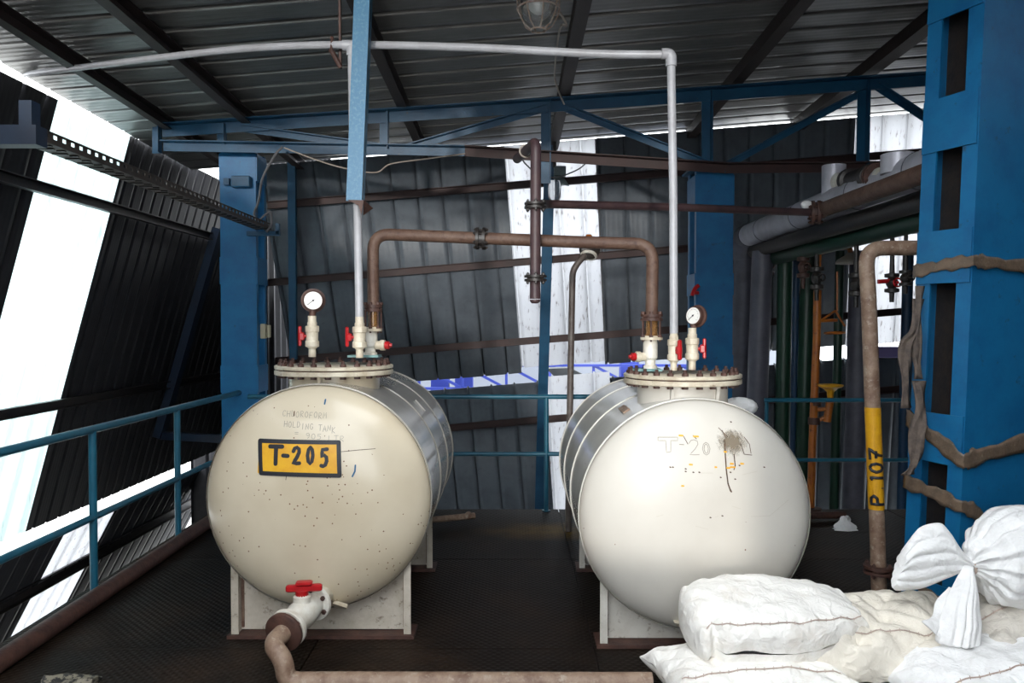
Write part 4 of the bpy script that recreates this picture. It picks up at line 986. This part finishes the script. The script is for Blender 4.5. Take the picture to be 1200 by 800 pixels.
flange_pair(bv, q0 + axv * .82, axv, .085, .02, .02, 'rust_dark', 6)
# green pipes under the grey one
solo('green_pipe', MB().tube([V((gx + .13, 4.6, endp.z - .275)), V((gx + .13, 8.3, endp.z - .275))], .07, 20), M['green'], 'dark green pipe running back beneath the fat grey pipe', 'pipe')
solo('black_pipe', MB().tube([V((gx + .01, 4.6, endp.z - .185)), V((gx + .01, 8.3, endp.z - .185))], .065, 20), M['black'], 'black pipe tucked just under the fat grey pipe', 'pipe')
for px0, px1, w, Y, m, lab in ((893, 884, 24, 8.0, 'grey_pipe', 'grey vertical pipe, second from the right blue column'), (920, 916, 17, 7.9, 'green', 'left one of two dark green vertical pipes'), (947, 940, 17, 7.75, 'green', 'right one of two dark green vertical pipes, beside the orange shower pipe'),
                               (933, 929, 9, 8.2, 'bluepipe', 'thin blue vertical pipe between the two green pipes'), (984, 978, 10, 7.9, 'green', 'thin dark green pipe behind the emergency shower'), (1008, 1001, 24, 7.9, 'grey_pipe', 'broad grey vertical pipe left of the numbered pipe'), (1064, 1058, 12, 7.6, 'bluepipe', 'blue vertical pipe behind the hanging rag at the right column')):
    a = P(px0, 312, Y); b = P(px1, 560, Y); b = a + (b - a) * 1.3
    solo('vertical_pipe', MB().tube([a + (a - b).normalized() * .15, a, b], S(w, Y) / 2, 18), M[m], lab, 'pipe')
def small_valve(px, y0, y1, X, w, m, label, red=False, ztop=2.36):
    Y = X * FOC / (px - 600); a = P(px, y1, Y); h = P(px, y0, Y).z - a.z; r = S(w, Y) / 2
    root = empty('gate_valve', a, label, 'valve')
    part(root, 'body', MB().lathe(a, (0, 0, 1), [(r * .3, 0), (r * .35, h * .22), (r * .95, h * .24), (r * .95, h * .32), (r * .5, h * .34), (r * .75, h * .42), (r * .8, h * .5), (r * .5, h * .58), (r * .95, h * .60), (r * .95, h * .68), (r * .35, h * .7), (r * .3, h), (r * .3, max(h * 1.01, ztop - a.z))], 16), M[m], 30)
    part(root, 'spindle', MB().cyl(a + V((0, -r, h * .46)), a + V((0, -r * 1.7, h * .46)), r * .2, seg=8).torus(a + V((0, -r * 1.7, h * .46)), (0, 1, 0), r * .55, r * .13, 16, 6), M['red'] if red else M[m])
small_valve(900, 284, 334, 2.62, 15, 'rust_dark', 'rusty valve hanging below the far end of the grey pipe')
small_valve(941, 284, 338, 2.62, 15, 'rust_dark', 'rusty valve hanging above the right green pipe')
small_valve(957, 295, 352, 2.62, 16, 'black', 'black valve at the top of the orange shower pipe')
small_valve(1003, 302, 360, 2.62, 18, 'black', 'black valve behind the shower head, next to the numbered pipe')
small_valve(1045, 305, 354, 2.65, 17, 'black', 'black valve in front of the small bright window, left of a pair', True, ztop=2.23)
small_valve(1061, 304, 344, 2.65, 15, 'black', 'black valve in front of the small bright window, right of a pair', ztop=2.23)
solo('pipe_stub', MB().cyl(P(1029, 330, 5.55), P(1044, 329, 5.55), .016, seg=10), M['red'], 'short red pipe end beside the pair of black valves', 'pipe')
solo('wall_mounted_lever', MB().tube(fillet([P(811, 346, 7.28), P(814, 338, 7.26), P(819, 334, 7.26)], .03), .018, 10).rbox(P(816, 343, 7.26), (.05, .03, .03)), M['red'], 'small red lever on the blue column just above the tilted gauge', 'lever')
# safety shower
SY = 6.88
ss = empty('safety_shower', P(951, 592, SY), 'orange emergency shower stand with hanging head, pull rod and eyewash bowl', 'shower')
part(ss, 'pipe', MB().tube([P(950, 594, SY), P(952, 520, SY), P(957, 400, SY), P(958, 340, SY)], S(9, SY) / 2, 14), M['orange'])
part(ss, 'base_plate', MB().lathe(P(950, 596, SY), (0, 0, 1), [(.09, -.005), (.09, .008)], 20), M['rust_dark'])
part(ss, 'head_arm', MB().tube(fillet([P(962, 296, SY), P(974, 291, SY), P(996, 289, SY), P(997, 299, SY)], .04), .022, 10).tube([P(958, 340, SY), P(960, 296, SY), P(964, 295, SY)], .02, 10), M['orange'])
part(ss, 'shower_head', MB().lathe(P(997, 296, SY), (0, 0, -1), [(.03, 0), (.045, .02), (.11, .06), (.125, .085), (.125, .095), (.02, .08)], 24), mat('shower_grey', (.22, .20, .17), .5), 40)
part(ss, 'pull_rod', MB().tube([P(981, 318, SY), P(981, 364, SY)], .008, 8), M['orange'])
a_, b_, c_ = P(979, 364, SY), P(961, 376, SY), P(990, 382, SY)
part(ss, 'pull_handle', MB().tube([a_, b_], .010, 8).tube([b_, P(981, 375, SY)], .014, 8).tube([a_, c_], .010, 8).torus(P(978, 390, SY), (0, .1, 1), .085, .007, 24, 6), M['orange'])
part(ss, 'eyewash_bowl', MB().lathe(P(973, 466, SY - .03), (0, 0, 1), [(.025, 0), (.03, .05), (.06, .08), (.105, .10), (.108, .115), (.095, .112), (.02, .08)], 24), M['yellow'], 40)
part(ss, 'eyewash_drain', MB().tube(fillet([P(973, 467, SY - .03), P(971, 480, SY - .03), P(969, 494, SY - .03)], .03), [.034] * 1 + [.036] * 20 if False else .034, 12).tube([P(954, 480, SY), P(970, 479, SY - .03)], .018, 10).tube([P(955, 494, SY), P(969, 488, SY - .03)], .018, 10), M['orange'])
part(ss, 'joint_collar', MB().cyl(P(954, 497, SY), P(954, 489, SY), .05, seg=14).cyl(P(956, 475, SY), P(956, 468, SY), .045, seg=14), M['rust_dark'])
solo('floor_pipe', MB().tube([P(935, 604, 6.55), P(990, 603, 6.6)], .03, 12), M['rust_dark'], 'brown pipe lying on the deck by the foot of the shower', 'pipe')
mb = MB(); base = P(990, 606, 6.3); base.z = 0
rows = []
for j in range(7):
    rows.append([base + V((math.cos(2 * math.pi * k / 12) * .09 * (1 - j / 7.2) ** .6 * (1 + .25 * math.sin(3 * k + j)), math.sin(2 * math.pi * k / 12) * .06 * (1 - j / 7.2), j * .016 + .02 * math.sin(k) * j / 7)) for k in range(12)])
solo('rag_scrap', MB().rings(rows), M['sack_white'], 'crumpled white scrap on the deck right of the shower foot', 'rag', smooth=20)

# numbered pipe
NY = 4.42
pn = empty('numbered_pipe', P(1029, 722, NY), 'rusty upright pipe with a yellow band lettered in black beside the right column', 'pipe')
rn = S(17.5, NY) / 2
path = fillet([P(1100, 290, NY + .02), P(1014, 291, NY), P(1018, 350, NY), P(1022.5, 475, NY), P(1028, 620, NY), P(1031, 724, NY)], .10, 8)
part(pn, 'pipe', MB().tube(path, rn, 20), M['rust_pale'])
def onpipe(py, ang, lift):
    """point on the pipe surface at photo row py, ang around from the camera-facing line"""
    t = (py - 475) / (620 - 475); c = P(1022.5, 475, NY).lerp(P(1028, 620, NY), t)
    f = V((-c.x, -c.y, 0)).normalized(); s = V((-f.y, f.x, 0))
    return c + (f * math.cos(ang) + s * math.sin(ang)) * (rn + lift)
ya, yb = 477, 596
rows = [[onpipe(ya + (yb - ya) * j / 14, 2 * math.pi * k / 24, .0012) for k in range(25)] for j in range(15)]
bd = part(pn, 'yellow_band', MB().grid(rows), M['yellow'], label='yellow painted band')
mb = MB()
def pfn(u, v):   # u up the pipe in photo rows, v across in radians
    return onpipe(u, v, .0026)
def pglyph(ch, ylo, yhi, w=.006):
    """letters read upward: foot of the letter towards the right"""
    for st in GL[ch]:
        pts = [(ylo - (ylo - yhi) * p, 1.0 - 1.6 * q_ / 1.5) for p, q_ in st]
        P2 = []
        for i in range(len(pts) - 1):
            for k in range(5): P2.append((pts[i][0] + (pts[i + 1][0] - pts[i][0]) * k / 5, pts[i][1] + (pts[i + 1][1] - pts[i][1]) * k / 5))
        P2.append(pts[-1])
        mb.tube([onpipe(y, a, .0012) for y, a in P2], w, 6)
for ch, y0, y1 in (('P', 590, 578), ('.', 574, 566), ('1', 563, 553), ('0', 552, 541), ('7', 538, 524)): pglyph(ch, y0, y1, .0085)
part(bd, 'lettering', mb, M['ink'], 60)
flange_pair(pn, P(1029, 667, NY), (.02, 0, 1), .078, .016, .012, 'rust_dark', 4)

# tape and rags on the foreground column
def wrap(z0, z1, z2, label, wid=.075, name='packing_tape', reach=.45):
    """band from the back edge of the laced face round the near corner and along the solid face"""
    root_tilt = Matrix.Rotation(R(2.0), 3, 'Y')
    def W(lx, ly, z): return V((cc.x, cc.y, 0)) + root_tilt @ (Matrix.Rotation(YAW, 3, 'Z') @ V((lx, ly, z)))
    e = .014
    line = [(-cw / 2 - e, cd / 2 + .01, z0), (-cw / 2 - e, 0, (z0 + z1) / 2 + .006), (-cw / 2 - e, -cd / 2 - e, z1), (-cw / 2 + .1, -cd / 2 - e, z1 + (z2 - z1) * .25), (-cw / 2 + reach, -cd / 2 - e, z2)]
    lo = []; hi = []
    pts = smoothpath([V(p) for p in line[:3]], 6) + smoothpath([V(p) for p in line[2:]], 6)[1:]
    rows = []
    for i, p in enumerate(pts):
        j = .006 * math.sin(i * 2.1)
        rows.append([W(p.x - .004 * math.sin(i * 1.3), p.y - .003 * (k % 2), p.z + wid * (k / 4 - .5) * (1 + .2 * math.sin(i * .9)) + j) for k in range(5)])
    o = solo(name, MB().grid(rows), M['tape'], label, 'tape'); m = o.modifiers.new('thickness', 'SOLIDIFY'); m.thickness = .005; m.offset = 1
wrap(zc(318), zc(309), zc(312), 'brown tape wrapped round the foreground column above the third opening', .06)
wrap(zc(497), zc(537), zc(512), 'brown tape slanting across the batten low on the foreground column', .085, reach=.50)
wrap(zc(575), zc(588), zc(628), 'brown strap across the lowest opening of the foreground column', .07, reach=.22)
wrap(zc(688), zc(712), zc(720), 'brown strap near the foot of the foreground column', .05, reach=.1)
def strip(pts, w, label, m='rag'):
    pts = smoothpath(pts, 6); rows = []
    for i, p in enumerate(pts):
        t = i / (len(pts) - 1); a = .6 * math.sin(t * 9)
        ww = w * (.8 + .25 * abs(math.sin(t * 7 + 1)))
        d = V((math.cos(a), math.sin(a), 0)); n_ = V((-math.sin(a), math.cos(a), 0))
        rows.append([p + d * ww * (k / 4 - .5) + n_ * .008 * math.sin(k * 1.9 + i * .3) for k in range(5)])
    o = solo('rag_strip', MB().grid(rows), M[m], label, 'rag'); mo = o.modifiers.new('thickness', 'SOLIDIFY'); mo.thickness = .006
strip([P(1076, 350, 4.12), P(1072, 385, 4.1), P(1061, 405, 4.1), P(1060, 440, 4.1), P(1062, 478, 4.1)], .06, 'pale torn rag strip dangling left of the foreground column')
strip([P(1078, 335, 4.12), P(1074, 400, 4.1), P(1075, 444, 4.1)], .05, 'short dark rag strip hanging on the column edge above the tape')
strip([P(1077, 446, 4.1), P(1079, 480, 4.08), P(1075, 505, 4.06), P(1071, 540, 4.06), P(1064, 556, 4.06)], .075, 'long brown rag strip trailing from the tape on the foreground column')

# ------------------------------------------------------------------ lamps
lp = empty('caged_lamp', P(632, -30, 4.7), 'caged bulkhead lamp hanging from the roof at the top of the picture', 'lamp')
LY = 4.7; c0 = P(631, 8, LY); lr = S(24, LY)
top_z = roofz(c0.x, LY) - .01
part(lp, 'housing', MB().lathe(c0 + V((0, 0, .10)), (0, 0, 1), [(lr * 1.12, 0), (lr * 1.15, .03), (lr * .8, .08), (lr * .35, .11)], 28), M['lampbox'], 40)
part(lp, 'stem', MB().cyl(c0 + V((0, 0, .2)), V((c0.x, c0.y, top_z)), .016, seg=12), M['lampbox'])
part(lp, 'glass', MB().lathe(c0 + V((0, 0, .10)), (0, 0, -1), [(lr * .86, 0), (lr * .88, .06), (lr * .86, .11), (lr * .7, .17), (lr * .35, .205), (.004, .212)], 28), M['glass'])
part(lp, 'bulb', MB().ball(c0 + V((0, 0, .02)), .045, 16, 10, (1, 1, 1.2)), M['dial'])
cg = []
for k in range(8):
    an = 2 * math.pi * k / 8 + .2; d = V((math.cos(an), math.sin(an), 0)); o = c0 + V((0, 0, .10))
    part(lp, 'cage_wire', MB().tube([o + d * lr * 1.02, o + d * lr * 1.05 - V((0, 0, .08)), o + d * lr * .98 - V((0, 0, .14)), o + d * lr * .7 - V((0, 0, .205)), o + d * lr * .35 - V((0, 0, .235))], .0045, 8), M['lamp_cage'])
for rr_, dz in ((1.04, .04), (1.03, .115), (.36, .235)): part(lp, 'cage_ring', MB().torus(c0 + V((0, 0, .10 - dz)), (0, 0, 1), lr * rr_, .0055, 36, 8), M['lamp_cage'])

l2 = empty('wall_lamp', P(656, 200, 8.75), 'jar lamp below a grey box fixed high on the dark stud in the bright window', 'lamp')
part(l2, 'housing', MB().rbox(P(656, 201, 8.75), (.13, .10, .11)).prism([P(648, 207, 8.75), P(660, 207, 8.75), P(667, 217, 8.72), P(655, 215, 8.7)], (0, .06, 0)), M['lampbox'], 30)
part(l2, 'glass_jar', MB().lathe(P(650, 212, 8.68), (0, 0, -1), [(.06, 0), (.07, .03), (.07, .17), (.05, .22), (.004, .235)], 20), M['glass'])
part(l2, 'conduit', MB().tube([P(650, 120, 8.72), P(650, 196, 8.72)], .02, 10), M['black'])

# ------------------------------------------------------------------ sacks
def fold(p, s, seed): return mnoise.noise(V((p[0] * s + seed, p[1] * s - seed, p[2] * s + seed * .7)))
def sack(c, size, yaw, label, m='sack', seed=1, tilt=(0, 0), sag=.0, n=(90, 64), wr=.018, seamv=-.32, ear=.12, floorz=None, pw=(4, 4), fn=None, PWR=.42):
    """filled woven sack: a pillow pinched at its edges, with creases and a stitched seam"""
    c = V(c); lx, ly, lz = [q / 2 for q in size]
    rot = Matrix.Rotation(yaw, 3, 'Z') @ Matrix.Rotation(tilt[0], 3, 'X') @ Matrix.Rotation(tilt[1], 3, 'Y')
    def shape(u, v, side):
        t = max(0.0, (1 - abs(u) ** pw[0]) * (1 - abs(v) ** pw[1])) ** PWR
        k = 1 - .13 * (1 - abs(u) ** 2) * 0; x = lx * u * (1 - .10 * (1 - v * v) * abs(u) ** 3 * 0 - ear * (1 - abs(v) ** 3) * abs(u) ** 2 * .5)
        y = ly * v * (1 - ear * (1 - abs(u) ** 3) * abs(v) ** 2 * .6)
        z = side * lz * t * (1.0 if side > 0 else .85)
        p = V((x, y, z))
        w = wr * (fold(p, 5, seed) * .9 + .55 * fold(p, 11, seed + 3) + .3 * abs(fold(p, 17, seed + 9)) + .35 * abs(fold((p.x * .6 + p.y, p.y - p.x * .4, p.z), 8, seed + 21)))
        edge = 1 - t
        w += .020 * edge * math.sin((u * 9 + v * 7) * 2.2 + seed) * (1 if side > 0 else .6) * min(1, t * 4)
        # long creases gathered at the corners
        for su in (-1, 1):
            for sv in (-1, 1):
                d = math.hypot(u - su, (v - sv) * .7); a = math.atan2((v - sv), (u - su))
                w += .010 * math.exp(-d * 2.2) * math.sin(a * 9 + seed) * min(1, d * 4)
        p.z += w * side if side > 0 else w * .3
        if fn: p = fn(p, u, v, side)
        return p
    nx, ny = n
    def world(p):
        q = c + rot @ p
        if floorz is not None and q.z < floorz: q.z = floorz + (q.z - floorz) * .04
        return q
    mb = MB()
    us = [math.sin(math.pi / 2 * (2 * i / nx - 1)) for i in range(nx + 1)]; vs = [math.sin(math.pi / 2 * (2 * j / ny - 1)) for j in range(ny + 1)]
    top = [[world(shape(u, v, 1)) for u in us] for v in vs]; bot = [[world(shape(u, v, -1)) for u in us] for v in vs]
    mb.grid(top); mb.grid(bot, True)
    root = empty('sack', (c.x, c.y, max(0, c.z - lz)), label, 'sack', None)
    part(root, 'bag', mb, M[m], 80)
    # stitched seam along the front edge of the upper face
    pts = []
    for i in range(41):
        u = -.9 + 1.8 * i / 40; p = shape(u, seamv, 1); pts.append(world(p + V((0, 0, .003))))
    sm = MB().tube(pts, .0028, 6)
    for i in range(2, 40, 2): sm.bar(pts[i] + V((0, .007, .004)), pts[i] - V((.004, .007, .003)), .003, .0025)
    part(root, 'seam', sm, M['stitch'], 40)
    return root, shape, world
# lower front sack (white), flat on the deck
sack((1.02, 3.36, .11), (.84, .56, .24), R(4), 'white sack lying flat under the others, pointed corner toward the drain pipe', 'sack', 3, floorz=.0, ear=.25, seamv=-.55, pw=(2.6, 4))
# upper sack resting on it: bluff folded end at left, tapering to a pinched tip at right
def loaf(p, u, v, side):
    k = max(0.0, u)
    p.y *= 1 - .50 * k ** 1.7 - .18 * max(0.0, -u) ** 4; p.z *= 1 - .42 * k ** 1.6
    p.z += .035 * k ** 2
    if u < 0: p.x += .05 * (v * v) * u * u
    p.z -= .05 * math.exp(-((u + .80) / .07) ** 2 - ((v + .62) / .16) ** 2) * (1 if side > 0 else 0)
    p.y += .05 * math.exp(-((u + .82) / .06) ** 2 - ((v + .9) / .25) ** 2)
    return p
sack((1.135, 3.50, .312), (.80, .48, .30), R(3), 'plump white sack on top of the pile at left, in front of the right tank', 'sack', 8, tilt=(R(13), R(0)), ear=.06, seamv=-.80, pw=(4.5, 3.4), wr=.022, fn=loaf, PWR=.36)
# crumpled beige sack behind / between
def crumple(p, u, v, side):
    if side > 0:
        e = max(0.0, (1 - u ** 4) * (1 - v ** 4))
        p.z += e * (.040 * (abs(math.sin(u * 5.2 - v * 3.1 + .6 * math.sin(v * 4))) - .5) + .022 * (abs(math.sin(u * 9 + v * 7 + 1)) - .5))
    return p
sack((1.63, 3.53, .185), (.86, .60, .37), R(-6), 'crumpled beige sack in the middle of the pile with deep creases', 'sack_beige', 15, tilt=(R(12), R(-3)), ear=.2, floorz=.0, wr=.035, seamv=-.55, pw=(3, 3.2), fn=crumple, n=(110, 80))
# bright sack lower right
sack((2.02, 3.20, .14), (.98, .62, .34), R(8), 'bright white sack at the bottom right corner of the picture', 'sack_white', 23, tilt=(R(8), R(-4)), ear=.2, floorz=.0, wr=.03, pw=(2.6, 3))
# dirty sack under the tied one
sack((2.42, 3.56, .20), (.95, .6, .42), R(4), 'grey-smudged sack lying underneath the tied sack at right', 'sack_dirty', 31, ear=.15, floorz=.0, wr=.025, pw=(4, 4))

def cloth(stations, seed, nseg=96, pleat=9, amp=.12, cap=True):
    """gathered cloth: oval sections along a path; stations = (centre, half width, half height, pleat depth)"""
    cs = smoothpath([s[0] for s in stations], 8); m = len(cs)
    def lerp(k, t):
        f = t * (len(stations) - 1); i = min(int(f), len(stations) - 2); g = f - i; g = g * g * (3 - 2 * g)
        return stations[i][k] * (1 - g) + stations[i + 1][k] * g
    rs = []
    for i, c in enumerate(cs):
        t = i / (m - 1); a, b, pa = lerp(1, t), lerp(2, t), lerp(3, t)
        d = (cs[min(i + 1, m - 1)] - cs[max(i - 1, 0)]).normalized()
        h = V((0, -1, 0)) - d * d.dot(V((0, -1, 0))); h.normalize(); w = d.cross(h)
        ring = []
        for k in range(nseg):
            an = 2 * math.pi * k / nseg
            f = 1 + pa * (.5 * math.sin(an * pleat + seed + t * 2) + .35 * math.sin(an * (pleat * 2 - 3) + 2 * seed) + .25 * mnoise.noise(V((an * 2, t * 5, seed))))
            p = c + (w * math.cos(an) * a + h * math.sin(an) * b) * f
            p += V((0, 0, 1)) * .012 * mnoise.noise(p * 9) + (p - c).normalized() * .010 * abs(mnoise.noise(p * 13))
            ring.append(p)
        rs.append(ring)
    return MB().rings(rs, True, cap)
tied = empty('sack', (2.46, 3.5, .40), 'big white sack tied at its neck, leaning on the blue column at right', 'sack')
ky = 3.46
knot = P(1139, 663, ky)
part(tied, 'bag', cloth([(knot + V((-.005, 0, 0)), .03, .03, .30), (knot + V((.035, .0, .015)), .10, .09, .20), (knot + V((.10, .01, .02)), .18, .16, .09), (knot + V((.24, .03, .025)), .225, .22, .05), (knot + V((.50, .04, .0)), .225, .22, .04), (knot + V((.68, .04, -.02)), .06, .05, .05)], 2.0, pleat=15), M['sack_white'], 80)
def flare(name, path, seed, folds, thick, wob):
    """bunched cloth fanning out of a tie: path = (upper edge, lower edge) pairs from the knot outward"""
    up = smoothpath([p[0] for p in path], 8); lo = smoothpath([p[1] for p in path], 8); m = len(up); nk = 60
    front = []; back = []
    for i in range(m):
        t = i / (m - 1); rf = []; rb = []
        for k in range(nk + 1):
            s_ = k / nk; p = up[i].lerp(lo[i], s_); e = math.sin(math.pi * s_) ** .6
            f = abs(math.sin(math.pi * (s_ * folds + .35 * math.sin(seed + t * 2 + s_ * 3)))) ** .8
            amp = wob * (.25 + .75 * t) * (1 + .4 * math.sin(seed * 3 + s_ * 11))
            rf.append(p + V((.006 * mnoise.noise(p * 14), -e * (thick * (.35 + .65 * math.sin(math.pi * min(t * .8 + .1, 1)))) - amp * f * e, .006 * mnoise.noise(p * 12 + V((9, 9, 9)) ))))
            rb.append(p + V((0, e * thick * .6 + amp * .5 * f * e, 0)))
        front.append(rf); back.append(rb)
    mb = MB(); n_ = nk + 1
    mb.rings([f + b[::-1][1:-1] for f, b in zip(front, back)], True, True)
    return part(tied, name, mb, M['sack_white'], 70)
Q = lambda x, y, d=0: P(x, y, ky + d)
flare('neck_flare', [(Q(1140, 660), Q(1140, 668)), (Q(1128, 645), Q(1128, 670)), (Q(1112, 622), Q(1108, 679)), (Q(1100, 612), Q(1078, 689)), (Q(1078, 618), Q(1052, 691)), (Q(1062, 638), Q(1045, 687))], 1.3, 5.2, .045, .02)
part(tied, 'tie', MB().torus(knot, (1, 0, .1), .032, .006, 20, 8), M['stitch'])
flare('hanging_tail', [(Q(1131, 663, -.05), Q(1140, 663, -.05)), (Q(1122, 676, -.07), Q(1143, 676, -.06)), (Q(1110, 700, -.14), Q(1146, 698, -.14)), (Q(1100, 730, -.18), Q(1149, 728, -.18)), (Q(1096, 748, -.2), Q(1150, 752, -.2)), (Q(1100, 753, -.2), Q(1146, 756, -.2))], 2.7, 4.6, .04, .02)
flare('loose_flap', [(Q(1112, 688, -.05), Q(1118, 690, -.05)), (Q(1097, 704, -.12), Q(1112, 712, -.12)), (Q(1092, 722, -.16), Q(1110, 735, -.16)), (Q(1080, 728, -.2), Q(1106, 752, -.2))], .5, 2.2, .02, .01)

# crushed cup / rag at the lower left corner
mb = MB(); b0 = V((-2.02, 3.42, .0)); rows = []
for j in range(10):
    t = j / 9; rows.append([b0 + V((t * .22, .0, .055)) + V((.012 * math.sin(5 * t + k), math.cos(2 * math.pi * k / 16) * (.045 + .03 * math.sin(t * 3)) * (1 + .18 * math.sin(3 * k + 6 * t)), math.sin(2 * math.pi * k / 16) * .048 * (1 + .2 * math.sin(2 * k + 5 * t)))) for k in range(16)])
solo('rag_scrap', MB().rings(rows), M['rag'] if False else mat('patterned_rag', (.22, .2, .15), .7, c2=(.02, .02, .02), scale=30, lo=.48, hi=.54), 'crumpled patterned rag on the deck in the lower left corner', 'rag', smooth=25)

# ------------------------------------------------------------------ seen outside through the gap
ob_ = empty('pipe_bridge', (0, 15, -4), 'blue lattice pipe bridge outside, glimpsed through the gap in the back cladding', 'bridge')
M['blue_out'] = mat('bright_blue_steel', (.03, .05, .30), .5)
OY = 15.0
x0, x1 = P(440, 440, OY).x, P(900, 440, OY).x
za, zb_ = P(600, 428, OY).z, P(600, 455, OY).z
part(ob_, 'chord', MB().box(((x0 + x1) / 2, OY, za), (x1 - x0, .1, .045)), M['blue_out'], 0); part(ob_, 'chord', MB().box(((x0 + x1) / 2, OY, zb_), (x1 - x0, .1, .045)), M['blue_out'], 0)
n = 9
for k in range(n):
    xa = x0 + (x1 - x0) * k / n; xb = x0 + (x1 - x0) * (k + 1) / n
    part(ob_, 'brace', MB().bar((xa, OY, za), (xb, OY, zb_) if k % 2 else (xb, OY, zb_), .05, .05).bar((xb, OY, zb_), (xb, OY, za), .05, .05), M['blue_out'], 0)
for px in (516, 544, 737): part(ob_, 'post', MB().box((P(px, 440, OY + .4).x, OY + .4, (P(600, 425, OY).z - 4.0) / 2), (.34, .3, P(600, 425, OY).z + 4.0)), M['blue_out'], 0)
solo('outside_slab', MB().prism([P(640, 432, 12), P(668, 431, 12), P(690, 442, 12), P(655, 446, 12)], (0, .4, 0)), M['dark_room'], 'dark slanting plate outside, seen in the gap under the stained window sheet', 'plate')
solo('purple_bundle', MB().rbox(P(1035, 412, 9.0) + V((0, -.1, 0)), (.42, .2, .12)), M['purple'], 'purple wrapped bundle in the gap below the small window at right', 'bundle')

g_ = P(600, 288, 17)
bd_ = empty('outside_building', (1.2, 17, -4), 'pale grey building outside, blurred behind the lower half of the stained window sheet', 'building')
part(bd_, 'wall', MB().box((1.2, 17.5, (g_.z - 4) / 2), (9, 1, g_.z + 4)), mat('outside_render', (.22, .24, .28), .9), 0)
part(bd_, 'parapet', MB().box((1.2, 16.98, g_.z - .1), (9.1, .12, .3)), mat('outside_parapet', (.14, .15, .19), .9), 0)
# ------------------------------------------------------------------ daylight
w = bpy.data.worlds.new('sky'); SC.world = w; w.use_nodes = True
bg = w.node_tree.nodes['Background']; bg.inputs[0].default_value = (.93, .97, 1.0, 1); bg.inputs[1].default_value = SKY
def portal(loc, rot, sx, sy):
    l = bpy.data.lights.new('portal', 'AREA'); l.shape = 'RECTANGLE'; l.size = sx; l.size_y = sy; l.cycles.is_portal = True
    o = bpy.data.objects.new('daylight_portal', l); o.location = loc; o.rotation_euler = rot; COL.objects.link(o)
sun_d = bpy.data.lights.new('sun', 'SUN'); sun_d.energy = SUN; sun_d.angle = R(2.5); sun_d.color = (1, .95, .88)
sun = bpy.data.objects.new('sun', sun_d); COL.objects.link(sun); sun.location = (-2, 0, 8)
sun.rotation_euler = V((SUNX, SUNY, -1)).to_track_quat('-Z', 'Y').to_euler()
vs_ = SC.view_settings
vs_.view_transform = 'Standard'; vs_.look = 'None'; vs_.exposure = EXPO; vs_.gamma = 1.0; vs_.use_curve_mapping = False
SC.cycles.max_bounces = 10; SC.cycles.diffuse_bounces = 5; SC.cycles.glossy_bounces = 4; SC.cycles.transparent_max_bounces = 16

# ------------------------------------------------------------------ repeats share a group phrase
GROUPS = {'sack': 'white sacks piled in the right foreground', 'wall_girt': 'girts carrying the wall cladding', 'wall_stud': 'studs of the wall cladding', 'roof_purlin': 'purlins under the roof sheets',
          'steel_column': 'blue laced columns', 'guard_railing': 'railings round the deck', 'storage_tank': 'pair of horizontal storage tanks', 'ball_valve': 'ball valves on the tank covers',
          'pressure_gauge': 'gauges on the tank covers', 'angle_valve': 'capped valves on the tank covers', 'sight_glass': 'sight glasses on the tank covers', 'vertical_pipe': 'vertical pipes in the pipe bank at right',
          'gate_valve': 'valves hanging in the pipe bank at right', 'packing_tape': 'tape bands round the foreground column', 'rag_strip': 'rag strips on the foreground column', 'rag_scrap': 'scraps of cloth',
          'electric_cord': 'loose cables under the roof', 'process_pipe': 'maroon and rusty overhead pipes', 'mounting_bracket': 'brackets of the cable tray'}
for o in list(COL.objects):
    if o.parent is None and o.get('category'):
        g = GROUPS.get(o.name.split('.')[0])
        if g: o['group'] = g
    if '_w' in o: del o['_w']
